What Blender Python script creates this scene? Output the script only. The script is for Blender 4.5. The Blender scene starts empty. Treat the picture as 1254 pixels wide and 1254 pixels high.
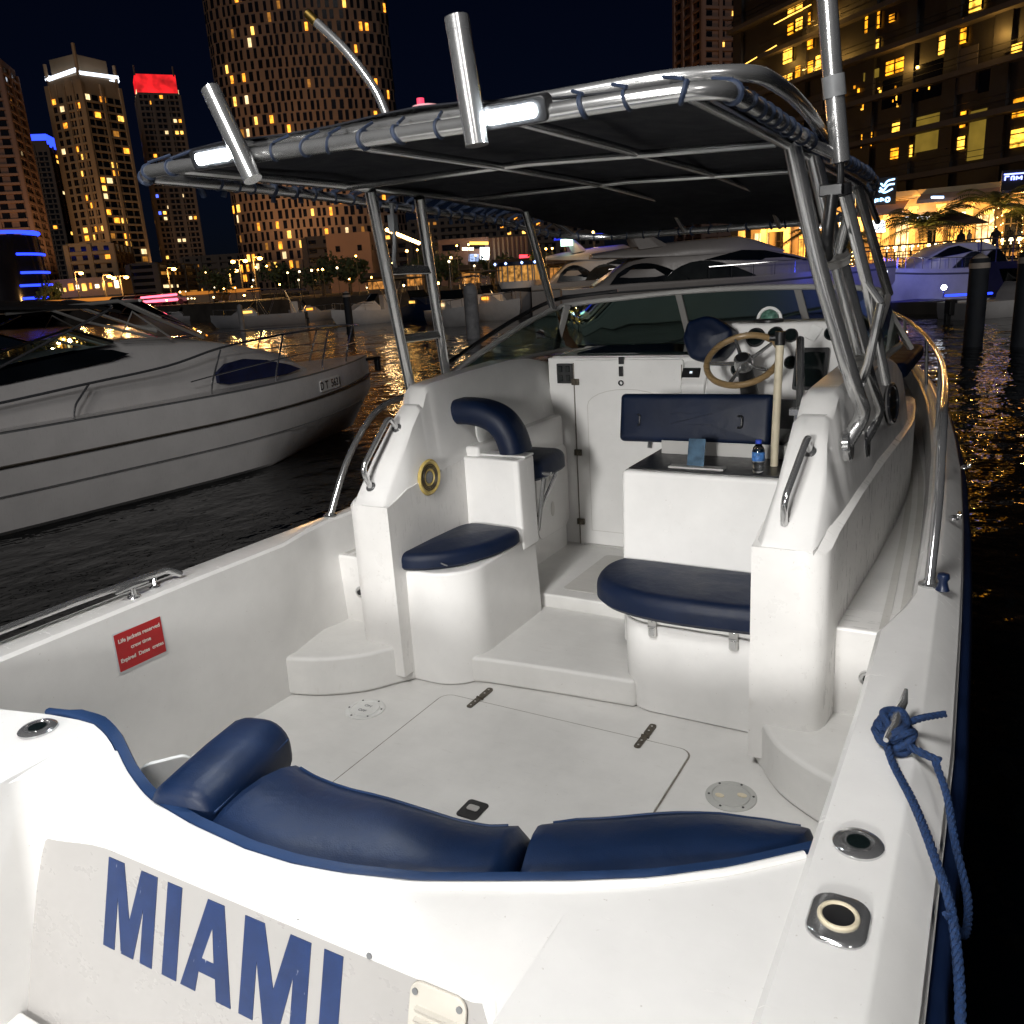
import bpy, bmesh, math, random
from mathutils import Matrix, Vector
random.seed(7)
sc = bpy.context.scene
COL = sc.collection
PI = math.pi
WATER = -0.6

# ------------------------------------------------------------------ helpers
def V(*a): return Vector(a)

def fillet(pts, r, n=5):
    """round the corners of a 3D polyline"""
    pts = [Vector(p) for p in pts]
    if len(pts) < 3: return pts
    out = [pts[0]]
    for i in range(1, len(pts) - 1):
        a, b, c = pts[i-1], pts[i], pts[i+1]
        d1 = (a - b); d2 = (c - b)
        k = min(r, d1.length * .48, d2.length * .48)
        p, q = b + d1.normalized() * k, b + d2.normalized() * k
        for j in range(n + 1):
            t = j / n
            out.append(p.lerp(b, t).lerp(b.lerp(q, t), t))
    out.append(pts[-1])
    return out

def spline(pts, n=8, closed=False):
    """Catmull-Rom through points"""
    pts = [Vector(p) for p in pts]
    m = len(pts); out = []
    rng = range(m) if closed else range(m - 1)
    for i in rng:
        p1, p2 = pts[i], pts[(i+1) % m]
        p0 = pts[i-1] if (i > 0 or closed) else p1 * 2 - p2
        p3 = pts[(i+2) % m] if (i + 2 < m or closed) else p2 * 2 - p1
        for j in range(n):
            t = j / n
            out.append(.5 * ((2*p1) + (p2-p0)*t + (2*p0-5*p1+4*p2-p3)*t*t + (3*p1-p0-3*p2+p3)*t**3))
    if not closed: out.append(pts[-1])
    return out

def rrect(w, h, r, n=5, cx=0, cy=0):
    o = []
    for sx, sy, a0 in ((1, 1, 0), (-1, 1, 90), (-1, -1, 180), (1, -1, 270)):
        for j in range(n + 1):
            a = math.radians(a0 + 90 * j / n)
            o.append((cx + sx * (w/2 - r) + r * math.cos(a), cy + sy * (h/2 - r) + r * math.sin(a)))
    return o

def circ(r, n=24, cx=0, cy=0, ry=None):
    ry = ry or r
    return [(cx + r*math.cos(2*PI*i/n), cy + ry*math.sin(2*PI*i/n)) for i in range(n)]

def inset2(poly, d):
    n = len(poly); o = []
    area = sum(poly[i][0]*poly[(i+1) % n][1] - poly[(i+1) % n][0]*poly[i][1] for i in range(n))
    s = 1 if area > 0 else -1
    for i in range(n):
        a, b, c = Vector(poly[i-1]), Vector(poly[i]), Vector(poly[(i+1) % n])
        e1 = (b - a); e2 = (c - b)
        if e1.length < 1e-9: e1 = e2
        if e2.length < 1e-9: e2 = e1
        e1 = e1.normalized(); e2 = e2.normalized()
        n1 = Vector((-e1.y, e1.x)) * s; n2 = Vector((-e2.y, e2.x)) * s
        m = n1 + n2
        if m.length < 1e-6: m = n1
        m.normalize()
        k = d / max(.5, m.dot(n1))
        p = b + m * k
        o.append((p.x, p.y))
    return o

def frame(origin, xaxis, yaxis):
    """matrix whose local x,y,z axes are given (z = x cross y)"""
    x = Vector(xaxis).normalized(); z = x.cross(Vector(yaxis)).normalized(); y = z.cross(x)
    m = Matrix((x, y, z)).transposed().to_4x4(); m.translation = Vector(origin)
    return m

class MB:
    def __init__(s, M=None): s.v = []; s.f = []; s.M = M or Matrix.Identity(4)
    def add(s, vs, fs):
        o = len(s.v); s.v += [s.M @ Vector(p) for p in vs]
        s.f += [tuple(i + o for i in f) for f in fs]; return s
    def box(s, c, d):
        x, y, z = c; a, b, e = d[0]/2, d[1]/2, d[2]/2
        return s.add([(x+i*a, y+j*b, z+k*e) for i in (-1, 1) for j in (-1, 1) for k in (-1, 1)],
                     [(0,1,3,2), (4,6,7,5), (0,4,5,1), (2,3,7,6), (0,2,6,4), (1,5,7,3)])
    def prism(s, poly, z0, z1, cap0=True, cap1=True):
        n = len(poly)
        vs = [(p[0], p[1], z0) for p in poly] + [(p[0], p[1], z1) for p in poly]
        fs = [(i, (i+1) % n, n + (i+1) % n, n + i) for i in range(n)]
        if cap0: fs.append(tuple(range(n-1, -1, -1)))
        if cap1: fs.append(tuple(range(n, 2*n)))
        return s.add(vs, fs)
    def loft(s, secs, closed=True, cap=True):
        n = len(secs[0]); vs = [p for q in secs for p in q]; fs = []
        for i in range(len(secs) - 1):
            for j in range(n if closed else n - 1):
                k = (j + 1) % n
                fs.append((i*n + j, i*n + k, (i+1)*n + k, (i+1)*n + j))
        if cap and closed:
            fs.append(tuple(range(n-1, -1, -1))); b = (len(secs)-1) * n
            fs.append(tuple(range(b, b + n)))
        return s.add(vs, fs)
    def tube(s, path, r, n=12, closed=False, cap=True):
        P = [Vector(p) for p in path]; m = len(P)
        R = r if isinstance(r, (list, tuple)) else [r] * m
        T = []
        for i in range(m):
            a = P[i-1] if (i > 0 or closed) else P[i]
            b = P[(i+1) % m] if (i < m-1 or closed) else P[i]
            t = (b - a); T.append(t.normalized() if t.length > 1e-9 else Vector((0, 0, 1)))
        u = T[0].orthogonal().normalized(); secs = []
        for i in range(m):
            u = (u - T[i] * u.dot(T[i])).normalized(); w = T[i].cross(u)
            secs.append([P[i] + (u*math.cos(2*PI*k/n) + w*math.sin(2*PI*k/n)) * R[i] for k in range(n)])
        if closed: secs.append(secs[0])
        return s.loft(secs, True, cap and not closed)
    def lathe(s, prof, n=24):
        secs = [[(r*math.cos(2*PI*k/n), r*math.sin(2*PI*k/n), z) for k in range(n)] for r, z in prof]
        return s.loft(secs, True, True)
    def puff(s, poly, z0, z1, r=.04, crown=.012, e=.015):
        """cushion: rounded top and slightly rounded bottom edge"""
        rings = [(e, z0), (0, z0 + e)]
        for j in range(6):
            a = j / 5 * PI / 2
            rings.append((r * (1 - math.cos(a)), z1 - r + r * math.sin(a)))
        secs = [[(x, y, z) for x, y in inset2(poly, d)] for d, z in rings]
        cx = sum(p[0] for p in poly)/len(poly); cy = sum(p[1] for p in poly)/len(poly)
        last = secs[-1]
        for k in (.35, .7):
            secs.append([(x + (cx-x)*k, y + (cy-y)*k, z1 + crown * math.sin(k*PI/2)) for x, y, z in last])
        return s.loft(secs, True, True)
    def ring(s, R, r, n=28, m=10, closed=True):
        return s.tube([(R*math.cos(2*PI*i/n), R*math.sin(2*PI*i/n), 0) for i in range(n)], r, m, True)
    def build(s, name, mat, parent=None, bevel=0, seg=2, smooth=30, kind=None, label=None, sub=0):
        me = bpy.data.meshes.new(name)
        org = Vector((0, 0, 0))
        me.from_pydata([tuple(p) for p in s.v], [], s.f)
        bm = bmesh.new(); bm.from_mesh(me)
        bmesh.ops.remove_doubles(bm, verts=bm.verts, dist=1e-5)
        bmesh.ops.recalc_face_normals(bm, faces=bm.faces)
        bm.to_mesh(me); bm.free()
        if smooth:
            for p in me.polygons: p.use_smooth = True
            if not bevel: me.set_sharp_from_angle(angle=math.radians(smooth))
        me.materials.append(mat)
        o = bpy.data.objects.new(name, me); COL.objects.link(o)
        if sub:
            q = o.modifiers.new('s', 'SUBSURF'); q.levels = q.render_levels = sub
        if bevel:
            b = o.modifiers.new('b', 'BEVEL'); b.width = bevel; b.segments = seg
            b.limit_method = 'ANGLE'; b.angle_limit = math.radians(32); b.harden_normals = True
        if parent:
            o.parent = parent; o.matrix_parent_inverse = root_inv(parent)
        if kind: o['kind'] = kind
        if label: o['label'] = label
        return o

def world_of(o):
    m = o.matrix_basis.copy()
    if o.parent: m = world_of(o.parent) @ o.matrix_parent_inverse @ m
    return m
def root_inv(p): return world_of(p).inverted()

def tag(o, label=None, cat=None, group=None, kind=None):
    if label: o['label'] = label
    if cat: o['category'] = cat
    if group: o['group'] = group
    if kind: o['kind'] = kind
    return o
def thing(name, loc, label, cat, group=None, rz=0):
    o = bpy.data.objects.new(name, None); COL.objects.link(o)
    o.location = loc; o.rotation_euler = (0, 0, rz); o.empty_display_size = .2
    return tag(o, label, cat, group)
def copy_tree(o, parent=None):
    c = o.copy(); COL.objects.link(c)
    if parent: c.parent = parent
    for ch in [q for q in bpy.data.objects if q.parent == o]: copy_tree(ch, c)
    return c

def text_mesh(txt, size, depth=.001, align='CENTER', xs=1.0, bold=0.0):
    cu = bpy.data.curves.new('lettering', 'FONT'); cu.body = txt; cu.size = size
    cu.extrude = depth; cu.align_x = align; cu.align_y = 'CENTER'; cu.offset = bold
    ob = bpy.data.objects.new('lettering', cu); COL.objects.link(ob)
    dg = bpy.context.evaluated_depsgraph_get()
    me = bpy.data.meshes.new_from_object(ob.evaluated_get(dg))
    vs = [(v.co.x*xs, v.co.y, v.co.z) for v in me.vertices]; fs = [tuple(p.vertices) for p in me.polygons]
    bpy.data.objects.remove(ob); bpy.data.curves.remove(cu); bpy.data.meshes.remove(me)
    return vs, fs

# ------------------------------------------------------------------ materials
def newmat(name):
    m = bpy.data.materials.new(name); m.use_nodes = True
    nt = m.node_tree; b = nt.nodes['Principled BSDF']
    return m, nt, b
def noise(nt, scale, detail=3, rough=.55, vec=None, stretch=None):
    n = nt.nodes.new('ShaderNodeTexNoise'); n.inputs['Scale'].default_value = scale
    n.inputs['Detail'].default_value = detail; n.inputs['Roughness'].default_value = rough
    tc = nt.nodes.new('ShaderNodeTexCoord')
    if stretch:
        mp = nt.nodes.new('ShaderNodeMapping'); mp.inputs['Scale'].default_value = stretch
        nt.links.new(tc.outputs['Object'], mp.inputs['Vector']); nt.links.new(mp.outputs[0], n.inputs['Vector'])
    else: nt.links.new(tc.outputs['Object'], n.inputs['Vector'])
    return n
def ramp(nt, src, stops):
    r = nt.nodes.new('ShaderNodeValToRGB'); nt.links.new(src, r.inputs[0])
    e = r.color_ramp.elements
    while len(e) < len(stops): e.new(.5)
    for k, (p, c) in zip(e, stops):
        k.position = p; k.color = (c[0], c[1], c[2], 1) if isinstance(c, (tuple, list)) else (c, c, c, 1)
    return r
def bump(nt, b, src, strength, dist=.01):
    q = nt.nodes.new('ShaderNodeBump'); q.inputs['Strength'].default_value = strength
    q.inputs['Distance'].default_value = dist
    nt.links.new(src, q.inputs['Height']); nt.links.new(q.outputs[0], b.inputs['Normal']); return q
def simple(name, col, rough=.5, metal=0, var=.12, scale=6, bmp=0, bscale=60, coat=0, spec=.5, stretch=None):
    m, nt, b = newmat(name)
    n = noise(nt, scale, 4, .6, stretch=stretch)
    lo = [c * (1 - var) for c in col]; hi = [min(1, c * (1 + var)) for c in col]
    r = ramp(nt, n.outputs['Fac'], [(.3, lo), (.7, hi)])
    nt.links.new(r.outputs[0], b.inputs['Base Color'])
    r2 = ramp(nt, n.outputs['Fac'], [(.2, max(.02, rough*.8)), (.8, min(1, rough*1.2))])
    nt.links.new(r2.outputs[0], b.inputs['Roughness'])
    b.inputs['Metallic'].default_value = metal; b.inputs['Coat Weight'].default_value = coat
    b.inputs['Specular IOR Level'].default_value = spec
    if bmp:
        n2 = noise(nt, bscale, 3); bump(nt, b, n2.outputs['Fac'], bmp, .004)
    return m
def emit(name, col, strength, sample=False, var=0, scale=8):
    m, nt, b = newmat(name)
    b.inputs['Base Color'].default_value = (0, 0, 0, 1)
    b.inputs['Emission Color'].default_value = (*col, 1); b.inputs['Emission Strength'].default_value = strength
    if var:
        n = noise(nt, scale, 2); r = ramp(nt, n.outputs['Fac'], [(.3, [c*(1-var) for c in col]), (.7, col)])
        nt.links.new(r.outputs[0], b.inputs['Emission Color'])
    m.cycles.emission_sampling = 'AUTO' if sample else 'NONE'
    return m

def gelcoat(name, col, dirt=.5, rough=.28, grain=0):
    m, nt, b = newmat(name)
    n = noise(nt, 2.2, 5, .62)
    r = ramp(nt, n.outputs['Fac'], [(.30, [c*(1-.15*dirt) for c in col]), (.62, col)])
    # scattered grime specks and faint scuffs
    sp = noise(nt, 95, 2, .5); rs = ramp(nt, sp.outputs['Fac'], [(.735, 0), (.79, 1)])
    sc_ = noise(nt, 9, 4, .7, stretch=(1, 5, 1)); rc = ramp(nt, sc_.outputs['Fac'], [(.62, 0), (.80, 1)])
    ad = nt.nodes.new('ShaderNodeMath'); ad.operation = 'MAXIMUM'
    mu = nt.nodes.new('ShaderNodeMath'); mu.operation = 'MULTIPLY'; mu.inputs[1].default_value = .38
    nt.links.new(rc.outputs[0], mu.inputs[0])
    nt.links.new(rs.outputs[0], ad.inputs[0]); nt.links.new(mu.outputs[0], ad.inputs[1])
    m2 = nt.nodes.new('ShaderNodeMath'); m2.operation = 'MULTIPLY'; m2.inputs[1].default_value = .55 * dirt
    nt.links.new(ad.outputs[0], m2.inputs[0])
    mx = nt.nodes.new('ShaderNodeMix'); mx.data_type = 'RGBA'
    nt.links.new(m2.outputs[0], mx.inputs['Factor']); nt.links.new(r.outputs[0], mx.inputs['A'])
    mx.inputs['B'].default_value = (col[0]*.45, col[1]*.40, col[2]*.34, 1)
    nt.links.new(mx.outputs['Result'], b.inputs['Base Color'])
    rr = ramp(nt, sc_.outputs['Fac'], [(.3, rough*.75), (.75, min(1, rough*1.5))])
    nt.links.new(rr.outputs[0], b.inputs['Roughness'])
    if grain:
        g = noise(nt, 420, 2); bump(nt, b, g.outputs['Fac'], grain, .003)
    else:
        g = noise(nt, 5, 2); bump(nt, b, g.outputs['Fac'], .05, .02)
    return m

MAT = {}
MAT['gel'] = gelcoat('white_gelcoat', (.80, .79, .77), .8, .20)
MAT['gel2'] = gelcoat('white_moulding', (.79, .775, .75), 1.0, .30)
MAT['floor'] = gelcoat('non_skid_sole', (.74, .73, .705), 1.0, .45, .35)
MAT['strip'] = gelcoat('non_skid_strip', (.58, .565, .53), 1.0, .6, .5)
MAT['transom'] = gelcoat('shaded_gelcoat', (.38, .368, .355), .5, .3)  # gelcoat colour darkened to put shade on the stern face
def vinyl(name, col, rough):
    m, nt, b = newmat(name)
    n = noise(nt, 5, 5, .65); r = ramp(nt, n.outputs['Fac'], [(.3, [c*.72 for c in col]), (.7, [c*1.18 for c in col])])
    sc_ = noise(nt, 26, 4, .75); rs = ramp(nt, sc_.outputs['Fac'], [(.70, 0), (.80, .35)])
    mx = nt.nodes.new('ShaderNodeMix'); mx.data_type = 'RGBA'
    nt.links.new(rs.outputs[0], mx.inputs['Factor']); nt.links.new(r.outputs[0], mx.inputs['A'])
    mx.inputs['B'].default_value = (col[0]*2.4+.01, col[1]*2.0+.01, col[2]*1.6+.01, 1)
    nt.links.new(mx.outputs['Result'], b.inputs['Base Color'])
    rr = ramp(nt, n.outputs['Fac'], [(.3, rough*.85), (.7, rough*1.2)]); nt.links.new(rr.outputs[0], b.inputs['Roughness'])
    g = noise(nt, 300, 2); w = noise(nt, 9, 3)
    ad = nt.nodes.new('ShaderNodeMath'); ad.operation = 'MULTIPLY_ADD'; ad.inputs[1].default_value = .12
    nt.links.new(g.outputs['Fac'], ad.inputs[0]); nt.links.new(w.outputs['Fac'], ad.inputs[2])
    bump(nt, b, ad.outputs[0], .35, .012); b.inputs['Specular IOR Level'].default_value = .32
    return m
MAT['vinyl'] = vinyl('navy_vinyl', (.0026, .0125, .044), .46)
MAT['vinyl2'] = vinyl('shaded_navy_vinyl', (.0015, .0075, .028), .5)  # same vinyl as the stern, weaker light put into a darker colour
MAT['flange'] = vinyl('blue_backing', (.008, .028, .085), .55)
MAT['canvas'] = simple('navy_canvas', (.0010, .0018, .006), .9, var=.3, scale=12, bmp=.4, bscale=200)
MAT['lace'] = simple('navy_lacing', (.012, .022, .05), .7, var=.3, scale=60)
MAT['rope'] = simple('blue_rope', (.004, .024, .085), .8, var=.5, scale=150, bmp=.9, bscale=260)
def steel(name, col=(.62, .62, .62), rough=.2, brush=.12, metal=1):
    m, nt, b = newmat(name)
    b.inputs['Metallic'].default_value = metal
    n = noise(nt, 3, 3, .5); r = ramp(nt, n.outputs['Fac'], [(.3, [c*.92 for c in col]), (.7, col)])
    nt.links.new(r.outputs[0], b.inputs['Base Color'])
    rr = ramp(nt, n.outputs['Fac'], [(.3, rough*.85), (.7, rough*1.2)])
    nt.links.new(rr.outputs[0], b.inputs['Roughness'])
    return m
MAT['steel'] = steel('stainless_tube', (.72, .72, .715), .21, 0, .90)
MAT['chrome'] = steel('polished_chrome', (.78, .78, .78), .12, .02, .9)
MAT['alu'] = steel('dull_aluminium', (.5, .49, .47), .4, .05, .35)
MAT['black'] = simple('black_plastic', (.012, .012, .013), .4, var=.3, scale=30)
MAT['grey'] = simple('grey_plastic', (.16, .165, .17), .5, var=.15, scale=20)
MAT['bronze'] = simple('tarnished_hinge', (.10, .085, .065), .45, metal=.7, var=.4, scale=70)
MAT['cream'] = simple('cream_plastic', (.62, .55, .40), .4, var=.08, scale=10)
MAT['wood'] = simple('varnished_wheel_rim', (.27, .18, .085), .3, var=.25, scale=18, stretch=(1, 1, 6))
MAT['yellow'] = simple('yellowed_speaker_rim', (.48, .36, .11), .5, var=.2, scale=40)
MAT['red'] = simple('red_sign_face', (.42, .008, .010), .4, var=.12, scale=14)
MAT['white'] = simple('white_plastic', (.76, .76, .74), .4, var=.06, scale=12)
MAT['navyhull'] = simple('navy_rub_strip', (.006, .014, .045), .35, var=.25, scale=8)
MAT['seam'] = simple('joint_shadow_gap', (.22, .20, .17), .8, var=.4, scale=30)
def lettering(name, col):
    m, nt, b = newmat(name)
    n = noise(nt, 14, 5, .7, stretch=(1, 1, 1)); n2 = noise(nt, 60, 3, .6, stretch=(1, .3, .25))
    r = ramp(nt, n.outputs['Fac'], [(.25, [c*.75 for c in col]), (.7, [c*1.25 for c in col])])
    rs = ramp(nt, n2.outputs['Fac'], [(.69, 0), (.73, .75)])
    mx = nt.nodes.new('ShaderNodeMix'); mx.data_type = 'RGBA'
    nt.links.new(rs.outputs[0], mx.inputs['Factor']); nt.links.new(r.outputs[0], mx.inputs['A'])
    mx.inputs['B'].default_value = (.45, .46, .5, 1)
    nt.links.new(mx.outputs['Result'], b.inputs['Base Color']); b.inputs['Roughness'].default_value = .35
    return m
MAT['letter'] = lettering('worn_blue_lettering', (.008, .026, .098))
def glassmat(name, tint, rough=.02, opac=.25):
    m, nt, b = newmat(name)
    b.inputs['Base Color'].default_value = (*tint, 1); b.inputs['Roughness'].default_value = rough
    b.inputs['Transmission Weight'].default_value = 1; b.inputs['IOR'].default_value = 1.45
    return m
MAT['tint'] = glassmat('tinted_windscreen', (.30, .48, .45))
MAT['clear'] = glassmat('clear_bottle', (.93, .96, 1.0))
MAT['darkglass'] = simple('dark_smoked_acrylic', (.006, .010, .010), .06, var=.2, scale=4, spec=.8)
MAT['led'] = emit('led_white', (.86, .94, 1.0), 120, True)
MAT['navred'] = emit('red_nav_light', (1, .05, .12), 1.6, False)
# ------------------------------------------------------------------ the motorboat
boat = thing('motorboat', (0, 0, WATER), 'white open motorboat with navy cushions, chrome canopy frame and MIAMI lettered on its stern', 'motorboat')

def interp(tab, y):
    if y <= tab[0][0]: return tab[0][1]
    for (a, p), (b, q) in zip(tab, tab[1:]):
        if y <= b:
            t = (y - a) / (b - a); return p + (q - p) * t
    return tab[-1][1]
SHEER = [(-.4, 1.445), (2, 1.441), (3.1, 1.412), (4, 1.375), (5, 1.318), (5.8, 1.25), (6.6, 1.165), (7.4, 1.05), (8.2, .89), (9.0, .68), (9.6, .48), (10.1, .28), (10.5, .03)]
SZ = [(0, .72), (4.5, .72), (6, .74), (8, .82), (10.5, .95)]
ST = [-.4, .3, .9, 1.4, 2, 2.5, 2.72, 2.85, 3.3, 4, 4.5, 5, 5.4, 5.8, 6.2, 6.6, 7, 7.4, 7.8, 8.2, 8.6, 9, 9.3, 9.6, 9.85, 10.1, 10.3, 10.5]
def mirror(secs, s): return [[(p[0]*s, p[1], p[2]) for p in q] for q in secs]

# hull shell (below the rub strip) and rub strip
secs = []
for y in ST:
    x = interp(SHEER, y); z = interp(SZ, y); w = max(.02, x)
    kz = -1.05 + max(0, (y - 7.5)/3)**2 * 1.45; cz = -.35 + max(0, (y-6)/4.5)**1.6 * .9
    cx = w * (.86 - max(0, (y-5)/5.5)*.45)
    L = [(w + .012, z - .2), (w*.985, z - .35), (cx, cz), (cx*.5, (cz+kz)/2 - .04), (0, kz)]
    secs.append([(a, y, b) for a, b in L] + [(-a, y, b) for a, b in reversed(L[:-1])])
mb = MB(); mb.loft(secs, False, False); n0 = len(secs[0]); mb.f.append(tuple(range(n0))); mb.build('hull', MAT['gel2'], boat, smooth=40)
for s in (1, -1):
    secs = []
    for y in ST:
        x = interp(SHEER, y); z = interp(SZ, y)
        L = [(x+.010, z-.105), (x+.040, z-.115), (x+.052, z-.145), (x+.040, z-.185), (x+.008, z-.2)]
        secs.append([(max(a, .01)*s, y, b) for a, b in L])
    mb = MB(); mb.loft(secs, True, True); mb.build('rub_strip', MAT['navyhull'], boat, smooth=50)
    # bulwark with flat top, outer bevel and inner face
    secs = []; secs2 = []
    for y in ST:
        x = interp(SHEER, y); z = interp(SZ, y)
        inn = x - .205 + (.075 if y > 2.8 else .075*max(0, (y-2.5)/.3))
        zb = .0 if y < 3.1 else .40
        inb = min(inn + .02, x) if y < 2.8 else inn - .03
        L = [(inb, zb), (inn, z-.012), (inn+.012, z), (x-.062, z), (x-.052, z-.004), (x-.002, z-.052), (x+.010, z-.062), (x+.010, z-.088), (x+.018, z-.092), (x+.018, z-.108), (x-.03, z-.2), (x-.03, min(zb, z-.25))]
        secs.append([(max(a, .005)*s, y, b) for a, b in L])
    mb = MB(); mb.loft(secs, True, True); mb.build('bulwark', MAT['gel'], boat, smooth=28)

# side decks and foredeck
for s in (1, -1):
    rows = []
    for y in [2.905, 3.2, 4, 5, 5.6, 6.2, 7, 8, 9, 9.8]:
        x = interp(SHEER, y) - .10; z = .53 + max(0, (y-5.5)/4.5)**1.3*.28
        rows.append([(max(.02, min(.82, x-.05))*s, y, z), (x*s, y, z), (x*s, y, z-.03), (max(.02, min(.82, x-.05))*s, y, z-.03)])
    mb = MB(); mb.loft(rows); mb.build('side_deck', MAT['floor'], boat)
    for o0, o1 in ((.150, .178), (.205, .232)):
        rows = []
        for y in [2.93, 3.2, 4, 4.6, 5.2, 5.6, 6.2, 7]:
            x = interp(SHEER, y); z = .5345 + max(0, (y-5.5)/4.5)**1.3*.28
            k = 0 if y < 5 else .03*(y-5)
            rows.append([((x-o0-k)*s, y, z), ((x-o1-k)*s, y, z), ((x-o1-k)*s, y, z-.004), ((x-o0-k)*s, y, z-.004)])
        mb = MB(); mb.loft(rows); mb.build('grip_strip', MAT['strip'], boat)
rows = []
for y, hw, z in [(4.75, .95, 1.20), (5.1, .95, 1.12), (5.5, .93, 1.0), (6.2, .87, .92), (7, .78, .86), (8, .6, .84), (8.8, .42, .84), (9.5, .2, .83)]:
    rows.append([(hw*k, y, z + .06*(1-k*k)) for k in (-1, -.7, -.35, 0, .35, .7, 1)] + [(hw*1.06, y, .5), (-hw*1.06, y, .5)])
mb = MB(); mb.loft(rows); mb.build('foredeck', MAT['gel2'], boat, smooth=50)
mb = MB(Matrix.Translation((.30, 7.25, .93))); mb.puff(rrect(1.2, 1.5, .10), 0, .11, .04); mb.build('bow_sunpad', MAT['vinyl2'], boat)

# cockpit sole
mb = MB(); mb.box((0, 2.1, -.015), (2.62, 2.6, .03)); mb.build('cockpit_sole', MAT['floor'], boat)
lid = MB(); lid.M = Matrix.Translation((-.003, 2.335, 0)); lid.prism(rrect(1.15, .80, .05), .0005, .0055)
lidc = lid.build('floor_hatch', MAT['floor'], boat, bevel=.0015)
g = MB(Matrix.Translation((-.003, 2.335, 0)))
o1 = rrect(1.164, .814, .055); o2 = rrect(1.148, .798, .05)
vs = [(x, y, .0022) for x, y in o1] + [(x, y, .0022) for x, y in o2]; n = len(o1)
g.add(vs, [(i, (i+1) % n, n+(i+1) % n, n+i) for i in range(n)]); g.build('hatch_gap', MAT['seam'], lidc)
for hx in (-.408, .373):
    h = MB(Matrix.Translation((hx, 2.76, .006)))
    h.prism(rrect(.028, .085, .010, 3, 0, -.052), 0, .004); h.prism(rrect(.028, .085, .010, 3, 0, .052), -.005, .004)
    h.M = h.M @ Matrix.Rotation(PI/2, 4, 'Y'); h.lathe([(.007, -.016), (.007, .016)], 12)
    h.build('hatch_hinge', MAT['bronze'], lidc, smooth=30)
    for dy in (-.075, -.04, .04, .075): h = MB(Matrix.Translation((hx, 2.76, .0102))); h.prism(circ(.0045, 8, 0, dy), 0, .0012); h.build('screw', MAT['alu'], lidc)
h = MB(Matrix.Translation((0.0, 2.06, .006))); h.prism(rrect(.085, .10, .015), 0, .005); h.build('hatch_latch', MAT['black'], lidc, bevel=.002)
h = MB(Matrix.Translation((0.0, 2.065, .011))); h.prism(rrect(.045, .028, .008), 0, .004); h.build('latch_handle', MAT['alu'], lidc, bevel=.001)
# round inspection plates
for px, py, mt, nm in ((-.83, 2.475, 'white', 'inspection_plate'), (.785, 2.52, 'grey', 'inspection_plate')):
    h = MB(Matrix.Translation((px, py, 0))); h.lathe([(.088, 0), (.088, .004), (.084, .006), (.068, .006), (.066, .003), (.064, .003), (.062, .007), (.001, .008)], 40)
    p = h.build(nm, simple('plate_'+mt, (.68, .68, .66) if mt == 'white' else (.42, .42, .40), .45), boat, smooth=35)
    for k in range(6): h = MB(Matrix.Translation((px, py, .0065))); h.prism(circ(.0045, 8, .076*math.cos(k*PI/3+.3), .076*math.sin(k*PI/3+.3)), 0, .0015); h.build('screw', MAT['black'], p)
    h = MB(Matrix.Translation((px, py, .0075)))
    if mt == 'grey':
        h.prism(circ(.017, 16, .035, .012, .011), 0, .003); h.prism(circ(.016, 16, -.035, -.02, .010), 0, .003)
        h.build('finger_grip', MAT['cream'], p)
    else:
        for tx, ty in (('ON', .02), ('OFF', -.022)):
            v, f = text_mesh(tx, .024, .0004); h.add([(x, y+ty, z+.0008) for x, y, z in v], f)
        h.build('plate_lettering', MAT['grey'], p)

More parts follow.
